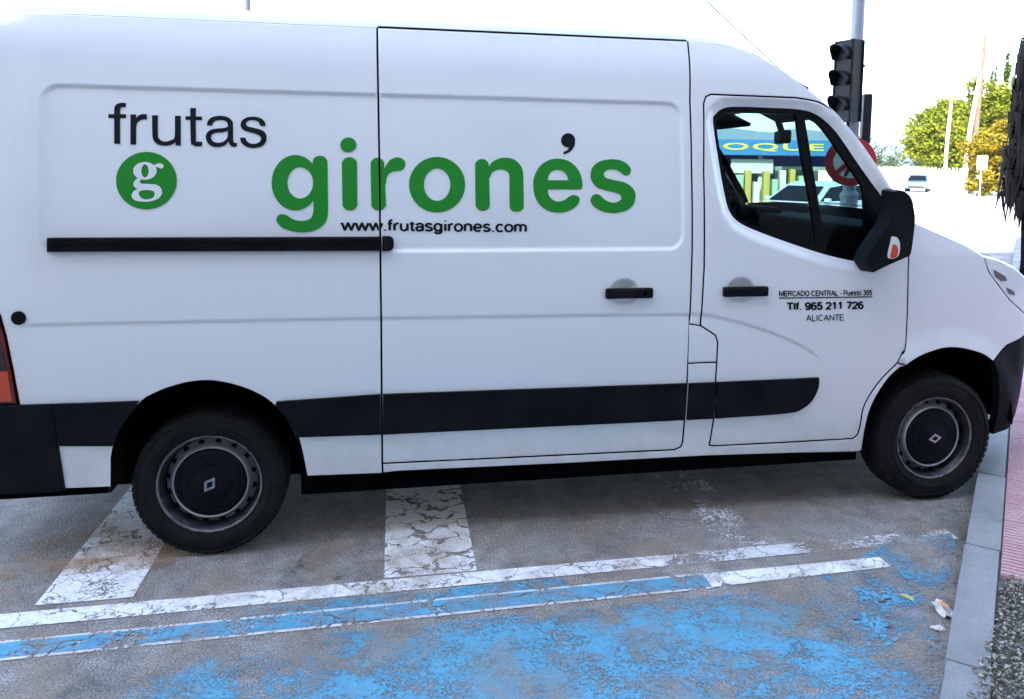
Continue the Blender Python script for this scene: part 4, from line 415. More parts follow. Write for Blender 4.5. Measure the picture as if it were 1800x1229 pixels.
def panel(name, loop, m, parent, off=0., gap=.0045, depth=.022, step=.024, holes=(), mirror=False, emb=True, fine=(), roll=True, sm=False, sub=False):
    f = Semb if emb else S
    if sm: loop = smooth_loop(loop, 3)
    L = inset(loop, gap) if gap else (loop if area(loop) > 0 else loop[::-1])
    L = dens(L, step); loops = [L]; H = [dens(h, step) for h in holes]
    ring = dens(inset(L, .006), step) if roll else None
    xs = [p[0] for p in L]; zs = [p[1] for p in L]; cand = []
    gx, gz = np.meshgrid(np.arange(min(xs)+step/2, max(xs), step), np.arange(min(zs)+step/2, max(zs), step)); cand.append((gx.ravel(), gz.ravel()))
    for (x0, x1, z0, z1, st) in fine:
        gx, gz = np.meshgrid(np.arange(x0, x1, st), np.arange(z0, z1, st)); cand.append((gx.ravel(), gz.ravel()))
    pts = []
    for i, (px, pz) in enumerate(cand):
        if not len(px): continue
        ok = inpoly(px, pz, L) & (segdist(px, pz, L) > .010)
        for h in H: ok &= ~inpoly(px, pz, h) & (segdist(px, pz, h) > .004)
        pts += list(zip(px[ok], pz[ok]))
    V, F = fill(loops+H+([ring] if ring else []), pts)
    T = []
    for q in F:
        for j in range(1, len(q)-1): T.append((q[0], q[j], q[j+1]))
    T = np.array(T); cx = V[T, 0].mean(1); cz = V[T, 1].mean(1); ok = inpoly(cx, cz, L)
    for h in H: ok &= ~inpoly(cx, cz, h)
    T = T[ok]
    y = f(V[:, 0], V[:, 1])+off; nr = snorm(V[:, 0], V[:, 1], f)
    co = np.stack([V[:, 0], y, V[:, 1]], 1)
    # boundary edges
    cnt = {}
    for t in T:
        for a, b in ((t[0], t[1]), (t[1], t[2]), (t[2], t[0])):
            k_ = (min(a, b), max(a, b)); cnt.setdefault(k_, []).append((a, b))
    bd = [v[0] for v in cnt.values() if len(v) == 1]
    outd = {}
    for a, b in bd:
        e = V[b]-V[a]; nn = np.array([e[1], -e[0]]); nn = nn/(np.linalg.norm(nn)+1e-12)
        # triangle lies to the left of a->b in cdt order (ccw) -> outward is right
        for i in (a, b): outd[i] = outd.get(i, 0)+nn
    cos = list(map(list, co)); nrm = list(map(list, nr)); faces = [tuple(int(i) for i in t) for t in T]
    if depth:
        dup = {}
        for i, o_ in outd.items():
            o_ = o_/(np.linalg.norm(o_)+1e-9)
            if roll:
                w = np.array([o_[0]*.6, 0, o_[1]*.6])+nr[i]; nrm[i] = list(w/np.linalg.norm(w)); cos[i][1] += .002
            a_ = len(cos); cos.append(list(cos[i])); nrm.append([o_[0], 0, o_[1]])
            cos.append([cos[i][0], cos[i][1]+depth, cos[i][2]]); nrm.append([o_[0], 0, o_[1]]); dup[i] = a_
        for a, b in bd: faces.append((int(dup[b]), int(dup[a]), int(dup[a])+1, int(dup[b])+1))
    if mirror:
        cos = [[c[0], WID-c[1], c[2]] for c in cos]; nrm = [[n_[0], -n_[1], n_[2]] for n_ in nrm]; faces = [f_[::-1] for f_ in faces]
    # ccw in (x,z) seen from -y is correct outward
    me = bpy.data.meshes.new(name); me.from_pydata(cos, [], faces); me.update()
    me.materials.append(MATS[m]); me.shade_smooth(); nT = len(T)
    if m == 'van_white' and depth:
        me.materials.append(MATS['gap_black']); me.polygons.foreach_set('material_index', [0]*nT+[1]*(len(me.polygons)-nT))  # edge returns of white panels blackened: seam shade put into the colour
    me.normals_split_custom_set_from_vertices(nrm)
    return link(name, me, parent, not sub)
def flatshape(solids, holes, off, step=.05, cut=None):
    loops = [dens(s_, step) for s_ in solids]+[dens(h, step) for h in holes]
    V, F = fill(loops, [])
    T = [(q[0], q[j], q[j+1]) for q in F for j in range(1, len(q)-1)]; T = np.array(T)
    cx = V[T, 0].mean(1); cz = V[T, 1].mean(1); ok = np.zeros(len(T), bool)
    for s_ in solids: ok |= inpoly(cx, cz, s_)
    for h in holes: ok &= ~inpoly(cx, cz, h)
    return V, T[ok]
def onto_side(V, T, off, cut=None):
    """drape a flat (x,z) shape on the van's side, cutting it where it crosses the door gap"""
    bm = bmesh.new(); vs = [bm.verts.new((x, 0, z)) for x, z in V]
    for t in T:
        try: bm.faces.new([vs[i] for i in t])
        except ValueError: pass
    if cut:
        for cx in cut: bmesh.ops.bisect_plane(bm, geom=bm.verts[:]+bm.edges[:]+bm.faces[:], plane_co=(cx, 0, 0), plane_no=(1, 0, 0))
        dl = [f_ for f_ in bm.faces if cut[0] < f_.calc_center_median().x < cut[1]]
        bmesh.ops.delete(bm, geom=dl, context='FACES')
    for it in range(2):
        lg = [e for e in bm.edges if e.calc_length() > .045]
        if lg: bmesh.ops.subdivide_edges(bm, edges=lg, cuts=1); bmesh.ops.triangulate(bm, faces=bm.faces[:])
    x = np.array([v.co.x for v in bm.verts]); z = np.array([v.co.z for v in bm.verts]); y = Semb(x, z)+off
    for v, yy in zip(bm.verts, y): v.co.y = yy
    nr = snorm(x, z); bm.verts.index_update()
    for f_ in bm.faces:
        f_.normal_update()
        if f_.normal.y > 0: f_.normal_flip()
    return bm, nr
def finish(bm, nr, name, m, parent, sub=False):
    me = bpy.data.meshes.new(name); bm.to_mesh(me); bm.free(); me.materials.append(MATS[m]); me.shade_smooth()
    me.normals_split_custom_set_from_vertices([list(n_) for n_ in nr]); return link(name, me, parent, not sub)

# ------------------------------------------------------------------ the van
van = thing('delivery_van', (1.78, WID/2, 0), 'white high-roof delivery van with black trim and green lettering parked against the kerb', 'van')
hx = D['handles']
rq = panel('rear_side_panel', D['rear_quarter'], 'van_white', van, fine=[(-.7, .8, 2.06, 2.125, .008), (-.7, .8, 1.07, 1.11, .008), (-.66, -.59, 1.38, 2.1, .008)])
sd = panel('sliding_door', D['sliding_door'], 'van_white', van, fine=[(.76, 2.25, 2.06, 2.125, .008), (.76, 2.25, 1.065, 1.105, .008), (2.14, 2.235, 1.38, 2.1, .008), (.76, 2.25, 1.37, 1.42, .008), (hx[0][0]-.12, hx[0][0]+.1, hx[0][1]-.08, hx[0][1]+.09, .009)])
cf = panel('cab_side_frame', D['cab_frame'], 'van_white', van, gap=.004, depth=.05)
fd = panel('front_door', D['front_door'], 'van_white', van, holes=[smooth_loop(D['win_out'], 3, 70)], depth=.03,
           fine=[(2.3, 3.0, .78, 1.11, .012), (2.3, 3.45, 1.22, 1.56, .012), (2.3, 2.5, 1.5, 2.15, .012), (hx[1][0]-.12, hx[1][0]+.1, hx[1][1]-.08, hx[1][1]+.09, .009)])
panel('fuel_flap', D['fuel_flap'], 'van_white', van, gap=.0035)
panel('sill', D['sill'], 'van_white', van, gap=.004, depth=.06)
panel('front_wing', D['fender'], 'van_white', van, gap=.003, depth=.03, step=.02)
# far side, plainer: one long panel, the cab frame, a door with its window, sill and wing
half = [p for p in D['rear_quarter'] if p[0] < .7]
fs = [[2.24, 2.414]]+[[.2, 2.414]]+[p for p in D['rear_quarter'] if p[0] < .6 and p[1] > .3][::1]
farloop = [[2.245, 2.414], [2.245, .40], [.60, .40]]+[p for p in D['rear_quarter'] if p[0] < .55]
panel('side_panel', farloop, 'van_white', van, mirror=True, step=.05)
panel('cab_side_frame', D['cab_frame'], 'van_white', van, mirror=True, step=.05, depth=.05)
fd2 = panel('front_door', D['front_door'], 'van_white', van, mirror=True, step=.05, holes=[D['win_out']], depth=.03)
panel('sill', D['sill'], 'van_white', van, mirror=True, step=.05)
panel('front_wing', D['fender'], 'van_white', van, mirror=True, step=.04)

# roof, windscreen, bonnet, nose: one loft from edge to edge, cut into its panels
te = D['top_edge']
edge = [(-.99, 2.4115, 0), (0, 2.4115, 0), (.753, 2.4115, 0), (.760, 2.421, 0), (2.262, 2.422, 0)]+[(x, z-.004*float(ss(2.7, 2.2, x)), 0) for x, z in te]
def crown(x, z):     # forward and upward bulge of the section's middle
    if x < 2.25: return 0., .118
    if z > 1.53: t = float(ss(2.25, 2.95, x)); return .20*t, .118*(1-t)+.012*t
    return .16, .05
hood = [(te[-1][0]+.004, te[-1][1]-.004), (3.5973, 1.4664), (3.8072, 1.3869), (3.9154, 1.3281), (4.02, 1.303)]
nose = [(4.02, 1.303), (4.14, 1.262), (4.25, 1.185), (4.31, 1.06), (4.322, .95), (4.325, .82)]
bump = [(4.325, .82), (4.325, .6), (4.315, .52), (4.28, .42)]
def loft(pts, cfun, m, name, ns=28, mats=None, inner=0., cols=(-1, 1), parent=van, sub=False):
    fine = []
    for a, b in zip(pts, pts[1:]):
        k_ = max(1, int(math.hypot(b[0]-a[0], b[1]-a[1])/.06))
        fine += [(a[0]+(b[0]-a[0])*i/k_, a[1]+(b[1]-a[1])*i/k_) for i in range(k_)]
    fine.append(pts[-1][:2]); bm = bmesh.new(); rows = []
    for x, z in fine:
        y0 = float(S(x, z))+.002; bx, bz = cfun(x, z); row = []
        for j in range(ns+1):
            t = cols[0]+(cols[1]-cols[0])*j/ns; s_ = math.sin(t*math.pi/2)
            g = (1-abs(s_)**2.6); gz_ = max(0., 1-abs(s_)**3.2)**.62
            row.append(bm.verts.new((x+bx*g-inner*.3, WID/2+s_*(WID/2-y0-inner), z+bz*gz_-inner)))
        rows.append(row)
    for A, B_ in zip(rows, rows[1:]):
        for j in range(ns): bm.faces.new((A[j], A[j+1], B_[j+1], B_[j]))
    bmesh.ops.recalc_face_normals(bm, faces=bm.faces[:])
    me = bpy.data.meshes.new(name)
    for f_ in bm.faces: f_.smooth = True
    bm.to_mesh(me); bm.free(); me.materials.append(MATS[m]); return link(name, me, parent, not sub)
iws = 11  # the windscreen starts here along the edge
loft(edge[:5]+edge[5:iws+1], crown, 'van_white', 'roof')
loft(edge[iws:], crown, 'windscreen_glass', 'windscreen')
loft(hood, lambda x, z: (.20-.1*float(ss(3.46, 3.9, x)), .03+.02*float(ss(3.46, 3.6, x))), 'van_white', 'bonnet')
loft(nose, lambda x, z: (.09+.13*float(ss(1.30, 1.0, z)), .05*float(ss(1.15, 1.3, z))), 'van_white', 'front_panel')
loft(bump, lambda x, z: (.23, 0), 'black_plastic', 'front_bumper')
panel('bumper_side', D['bumper'], 'black_plastic', van, off=-.003, gap=0, depth=.05, step=.02)
panel('bumper_side', D['bumper'], 'black_plastic', van, off=-.003, gap=0, depth=.05, step=.04, mirror=True)
for mi in (False, True):
    hl = panel('headlight', D['headlight'], 'lens_clear', van, off=-.001, gap=.004, depth=.03, step=.02, mirror=mi, sm=True)
    c_ = [sum(p[0] for p in D['headlight'])/len(D['headlight']), sum(p[1] for p in D['headlight'])/len(D['headlight'])]
    for q in ([[3.975, 1.265], [4.06, 1.225], [4.075, 1.20], [4.03, 1.20], [3.99, 1.225]], [[4.07, 1.165], [4.13, 1.14], [4.14, 1.115], [4.09, 1.13]]):
        panel('lamp_bezel', q, 'bezel_brown', hl, off=-.004, gap=0, depth=0, step=.02, mirror=mi, roll=False, sub=True, emb=False)  # small dark brown bezel pieces laid on the lens
# grille
g = MB()
for i in range(4): g.box((4.50, WID/2, .86+i*.05), (.05, 1.0-.06*i, .022))
g.build('grille', 'black_plastic', van, wc=True)
# rear end
mb = MB(); mb.box((-1.0, WID/2, 1.40), (.04, 1.86, 2.02)); mb.build('rear_doors', 'van_white', van, wc=True)
mb = MB(); mb.box((-1.06, WID/2, .52), (.14, 1.92, .36)); mb.bevel(.03); mb.build('rear_bumper', 'black_plastic', van, wc=True)
for mi in (False, True):
    panel('bumper_corner', D['rear_bumper'], 'black_plastic', van, off=-.014, gap=.001, depth=.06, mirror=mi)
    tl = panel('tail_light', D['tail_light'], 'lens_red', van, off=-.008, gap=.006, depth=.03, mirror=mi)
    for z0, z1, mm, nm in ((.765, .90, 'lens_orange', 'orange_lens'), (.90, 1.02, 'lens_dark', 'reversing_lens')):
        def lx(z): 
            tlp = sorted([(p[1], p[0]) for p in D['tail_light'] if p[0] > -.95]); return float(np.interp(z, [q[0] for q in tlp], [q[1] for q in tlp]))
        panel(nm, [[-.985, z0], [lx(z0)-.016, z0], [lx(z1)-.016, z1], [-.985, z1]], mm, tl, off=-.012, gap=.002, depth=.006, mirror=mi, sub=True)
# black side mouldings
for nm in ('trim_rear', 'trim_mid', 'trim_door', 'trim_pillar', 'trim_front'):
    for mi in (False, True):
        if mi and nm in ('trim_door', 'trim_mid'): continue
        par = {'trim_door': sd, 'trim_front': fd, 'trim_mid': rq, 'trim_rear': rq}.get(nm, van)
        if mi: par = van
        panel('side_moulding', D[nm], 'black_plastic', par, off=-.016, gap=.001, depth=.022, mirror=mi, emb=False, sub=par is not van, sm=(nm == 'trim_front'))
panel('door_rail', D['rail'], 'black_plastic', rq, off=-.022, gap=0, depth=.04, emb=False, sub=True)
panel('rail_end_cap', D['rail_cap'], 'black_plastic', sd, off=-.026, gap=0, depth=.045, emb=False, sub=True, sm=True)
mb = MB(); mb.bar((-.585, -.017, 1.4395), (.76, -.017, 1.4385), .012, .008); mb.build('rail_lip', 'gloss_black', rq)
pl = D['plug'][0]
panel('rubber_plug', [[pl[0]+.029*math.cos(a*math.pi/10), pl[1]+.029*math.sin(a*math.pi/10)] for a in range(20)], 'black_plastic', rq, off=-.008, gap=0, depth=.01, sub=True)
# dark inner shell closes the gaps and the cargo space
rqi = [p for p in D['rear_quarter']]
panel('inner_shell', [[-.9, 2.38], [-.9, .80], [-.44, .80], [-.30, .89], [0, .93], [.30, .89], [.52, .66], [.53, .45], [2.34, .45], [2.34, 2.38]], 'gap_black', van, off=.05, gap=0, depth=0, emb=False, roll=False, step=.08)
panel('inner_shell', [[-.9, 2.38], [-.9, .80], [-.44, .80], [-.30, .89], [0, .93], [.30, .89], [.52, .66], [.53, .45], [2.34, .45], [2.34, 2.38]], 'gap_black', van, off=.05, gap=0, depth=0, emb=False, roll=False, step=.08, mirror=True)
for mi in (False, True):
    panel('door_card', [[2.30, 2.25], [2.30, .42], [3.20, .42], [3.40, .86], [3.60, .86], [3.60, 1.38], [3.25, 1.27], [2.95, 1.32], [2.62, 1.43], [2.45, 1.52], [2.40, 1.6], [2.36, 2.0]], 'interior_dark', van, off=.055, gap=0, depth=.05, emb=False, roll=False, step=.06, mirror=mi)
    panel('pillar_lining', [[2.30, 2.34], [2.32, 2.12], [2.86, 2.13], [2.98, 2.08], [3.1, 1.97], [3.35, 1.62], [3.42, 1.55], [3.34, 1.66], [3.2, 1.86], [3.09, 1.995], [3.0, 2.085], [2.9, 2.155], [2.8, 2.22], [2.66, 2.29], [2.5, 2.34]], 'interior_dark', van, off=.06, gap=0, depth=.03, emb=False, roll=False, step=.05, mirror=mi)
loft(edge[:5]+edge[5:iws+1], crown, 'interior_dark', 'headlining', inner=.05)
mb = MB(); mb.box((2.36, WID/2, 1.37), (.02, 1.68, 1.86)); mb.build('bulkhead', 'interior_dark', van, wc=True)
mb = MB(); mb.box((1.5, WID/2, .42), (5.0, 1.10, .30)); mb.box((1.72, WID/2, .50), (2.30, 1.86, .14)); mb.box((-.75, WID/2, .52), (.40, 1.8, .12)); mb.box((2.9, WID/2, .50), (.7, 1.8, .1))
mb.box((1.85, WID/2, .275), (2.94, 1.66, .16)); mb.box((-.72, WID/2, .36), (.5, 1.7, .18)); mb.box((3.72, WID/2, .30), (.9, 1.2, .22)); mb.box((0, WID/2, .32), (1.0, 1.2, .22)); mb.build('underbody_and_light_block', 'gap_black', van, wc=True)  # lowest long slab is added to block light and darken the ground beneath
mb = MB(); mb.box((1.75, .30, .30), (2.3, .06, .14)); mb.box((1.75, 1.77, .30), (2.3, .06, .14)); mb.tube([(-.9, .5, .27), (.6, .55, .24), (2.4, .6, .25)], .035); mb.box((1.1, .55, .28), (.6, .35, .2)); mb.build('chassis_rails', 'gap_black', van, wc=True)
mb = MB(); mb.box((3.98, WID/2, .95), (.10, 1.0, .8)); mb.box((3.75, WID/2, .9), (.5, 1.0, .7)); mb.build('engine_bay', 'gap_black', van, wc=True)
# wheel arch liners
for cx, cz, rr in ((.02, .375, .462), (3.70, .37, .495)):
    for mi in (False, True):
        mb = MB(); mb.lathe([(rr, .085), (rr, .50), (.02, .50)], 'Y', 30, rad(2), rad(178))
        if mi:
            for v_ in mb.bm.verts: v_.co.y = WID-v_.co.y
        mb.move((cx, 0, cz)); mb.build('wheel_arch_liner', 'gap_black', van, wc=True)
mb = MB(); mb.box((-.425, .19, .43), (.015, .22, .24)); mb.bevel(.006); mb.build('mud_flap', 'rubber', van, wc=True)
# window frame and panes of the near front door; same outline on the far side
for mi, par in ((False, fd), (True, fd2)):
    panel('window_frame', D['win_out'], 'gloss_black', par, off=.006, gap=-.003, depth=.02, holes=[smooth_loop(D['win_main'], 3, 60), smooth_loop(D['win_quarter'], 3, 60)], mirror=mi, sm=False, sub=True, step=.03, roll=False)
    panel('window_pane', D['win_main'], 'side_glass', par, off=.012, gap=-.006, depth=0, mirror=mi, roll=False, sub=True, step=.05)
    panel('quarter_pane', D['win_quarter'], 'side_glass', par, off=.012, gap=-.006, depth=0, mirror=mi, roll=False, sub=True, step=.05)
# handles: a bar with rounded ends over the pressed bowl
for par, (ax, az) in ((sd, hx[0]), (fd, hx[1])):
    y0 = float(S(ax, az)); mb = MB(); mb.box((ax, y0-.012, az), (.236, .030, .050)); mb.bevel(.012, 3)
    mb.box((ax-.095, y0+.01, az), (.03, .03, .03)); mb.box((ax+.095, y0+.01, az), (.03, .03, .03)); mb.build('door_handle', 'black_plastic', par)
    if par is sd: mb = MB(); mb.lathe([(0, -.027), (.010, -.027), (.011, -.02)], 'Y', 16).move((ax+.075, y0, az)); mb.build('lock_cylinder', 'gloss_black', par)
# door mirror
mb = MB(); ml = smooth_loop(D['mirror'], 3, 70)
mb.prism(ml, lambda x, z: (3.25+(x-3.25)*.96-.012, -.15, 1.49+(z-1.49)*.97), lambda x, z: (x, -.03, z)); mb.bevel(.03, 4, 50)
mir = mb.build('door_mirror', 'black_plastic', van, wc=True)
mb = MB(); mb.prism([(3.12, 1.31), (3.34, 1.37), (3.40, 1.47), (3.36, 1.58), (3.22, 1.50)], lambda x, z: (x, -.035, z), lambda x, z: (x+.03, .05, z)); mb.bevel(.01); mb.build('mirror_base', 'black_plastic', mir)
il = smooth_loop(D['indicator'], 2, 70)
def ind(lp, y, nm, m_, sc_=1., dx=0, dz=0):
    cx = sum(p[0] for p in lp)/len(lp); cz = sum(p[1] for p in lp)/len(lp)
    l2 = [(cx+(x-cx)*sc_+dx, cz+(z-cz)*sc_+dz) for x, z in lp]
    mb = MB(); mb.prism(l2, lambda x, z: (x, y, z), lambda x, z: (x, y+.03, z)); mb.bevel(.004); return mb.build(nm, m_, mir)
ind(il, -.1560, 'indicator', 'lens_white'); ind(il, -.1590, 'indicator_bulb', 'indicator_orange', .62, 0, -.016)
mb = MB(); mb.box((3.245, -.055, 1.50), (.006, .05, .20), Matrix.Rotation(rad(-38), 3, 'Z')); mb.build('mirror_glass', 'chrome', mir)
mb = MB(); ml = smooth_loop(D['mirror'], 2, 70)
mb.prism(ml, lambda x, z: (x, WID+.245, z), lambda x, z: (x+.06, WID+.045, z)); mb.bevel(.02, 2, 50); mb.build('door_mirror', 'black_plastic', van, wc=True)
# cab interior
mb = MB(); mb.box((3.42, WID/2, 1.32), (.42, 1.72, .34)); mb.box((3.30, 1.50, 1.48), (.20, .42, .10)); mb.box((3.45, WID/2, .95), (.3, 1.7, .6)); mb.bevel(.05, 3); mb.build('dashboard', 'interior_dark', van, wc=True)
mb = MB(); tor = [(3.05+.06*math.cos(a), 1.50+.21*math.sin(a), 1.42+.20*math.cos(a)) for a in np.linspace(0, 2*math.pi, 28)]; mb.tube(tor, .016, 8, False); mb.bar((3.05, 1.5, 1.42), (3.3, 1.5, 1.3), .06); mb.build('steering_wheel', 'interior_dark', van, wc=True)
for yy, w in ((.52, .86), (1.52, .52)):
    mb = MB(); mb.box((2.72, yy, .92), (.50, w, .16)); mb.box((2.50, yy, 1.28), (.14, w, .66), Matrix.Rotation(rad(-10), 3, 'Y')); mb.bevel(.05, 3); st_ = mb.build('seat', 'seat_fabric', van, wc=True)
    for dy in ((-.21, .21) if w > .6 else (0,)):
        mb = MB(); mb.box((2.44, yy+dy, 1.70), (.11, .27, .19)); mb.bevel(.04, 3); mb.build('headrest', 'seat_fabric', st_)
mb = MB(); mb.box((3.24, 1.05, 1.985), (.05, .25, .085), Matrix.Rotation(rad(-12), 3, 'Z')); mb.bevel(.02); mb.bar((3.24, 1.05, 2.0), (3.2, 1.05, 2.10), .03); mb.build('interior_mirror', 'interior_dark', van, wc=True)
for yy in (.52, 1.52):
    mb = MB(); mb.box((3.0, yy, 2.11), (.22, .62, .025), Matrix.Rotation(rad(24), 3, 'Y')); mb.bevel(.01); mb.build('sun_visor', 'interior_dark', van, wc=True)
mb = MB(); mb.box((2.88, WID/2, 2.20), (.16, 1.55, .10), Matrix.Rotation(rad(24), 3, 'Y')); mb.build('windscreen_header', 'interior_dark', van, wc=True)
# wheels
def wheel_parts(R_):
    out = {}
    mb = MB(); mb.lathe([(.215, .082), (.226, .070), (.232, .062), (.250, .050), (.275, .043), (.300, .045), (.318, .053), (R_-.012, .068), (R_-.004, .082), (R_, .10), (R_, .235), (R_-.01, .26), (R_-.05, .275), (.23, .26)], 'Y', 72)
    for i in range(64):
        a = 2*math.pi*i/64; M_ = Matrix.Rotation(-a, 3, 'Y'); mb.box(M_ @ Vector((R_-.0135, .078, 0)), (.016, .028, .0255), M_)
    for rr_ in (.262, .305): mb.lathe([(rr_, .0475), (rr_+.002, .0405), (rr_+.005, .0405), (rr_+.007, .0475)], 'Y', 60)
    out['tyre'] = mb.mesh('tyre', 'rubber')
    mb = MB(); mb.lathe([(.226, .074), (.229, .066), (.224, .060), (.216, .066), (.211, .082), (.205, .088), (.202, .115), (.198, .126), (.188, .120), (.178, .104), (.168, .088), (.163, .083), (.158, .086), (.155, .10), (.02, .105)], 'Y', 64); out['wheel'] = mb.mesh('wheel', 'steel_rim', 50)
    mb = MB(); mb.lathe([(.196, .122), (.186, .116), (.176, .099), (.168, .0855), (.163, .0805), (.157, .083), (.156, .09)], 'Y', 64); out['rim_ring'] = mb.mesh('rim_ring', 'rim_sky_bright', 60)  # bright skin over the rim: sky reflection put into its metal tone
    mb = MB(); mb.lathe([(.2285, .067), (.2265, .0585), (.222, .0580), (.2175, .0640)], 'Y', 64); out['rim_flange'] = mb.mesh('rim_flange', 'flange_metal', 60)
    mb = MB(); mb.lathe([(.153, .092), (.152, .082), (.147, .076), (.138, .074), (.136, .077), (.128, .077), (.125, .072), (.095, .069), (.093, .072), (.088, .072), (.085, .067), (.058, .064), (.054, .061), (.030, .060), (0, .060)], 'Y', 48); out['hub_cap'] = mb.mesh('hub_cap', 'black_plastic', 50)
    mb = MB(); o_ = [(0, .040), (.027, 0), (0, -.040), (-.027, 0)]; i_ = [(0, .022), (.013, 0), (0, -.022), (-.013, 0)]
    a = [mb.bm.verts.new((x, .055, z)) for x, z in o_]; b = [mb.bm.verts.new((x, .055, z)) for x, z in i_]; a2 = [mb.bm.verts.new((x, .062, z)) for x, z in o_]
    for j in range(4): mb.bm.faces.new((a[j], a[(j+1) % 4], b[(j+1) % 4], b[j])); mb.bm.faces.new((a[j], a2[j], a2[(j+1) % 4], a[(j+1) % 4]))
    for x_ in mb.bm.verts: x_.co = Matrix.Rotation(rad(25), 3, 'Y') @ x_.co
    out['emblem'] = mb.mesh('emblem', 'chrome', 0)
    mb = MB(); mb.lathe([(.0, .0), (.0125, .0), (.0125, .006)], 'Y', 14); out['vent_shade_disc'] = mb.mesh('vent_shade_disc', 'gap_black', 0)  # black disc on the rim; the shade inside a vent as colour
    return out
wp_r = wheel_parts(.334); wp_f = wheel_parts(.348)
for cx, cz, mi, wp, spin in ((0, .332, 0, wp_r, 10), (3.69, .346, 0, wp_f, 60), (0, .332, 1, wp_r, 0), (3.69, .346, 1, wp_f, 0)):
    w = link('wheel', wp['wheel'], van, True); w.location = (cx, WID if mi else 0, cz); w.rotation_euler = (0, rad(spin), math.pi if mi else 0)
    for nm in ('tyre', 'rim_flange', 'rim_ring', 'hub_cap', 'emblem'): link(nm, wp[nm], w)
    if not mi:
        for i in range(16):
            a = 2*math.pi*i/16; h = link('vent_shade_disc', wp['vent_shade_disc'], w); h.location = (.184*math.cos(a), .1065, .184*math.sin(a)); h.rotation_euler = (0, 0, 0)

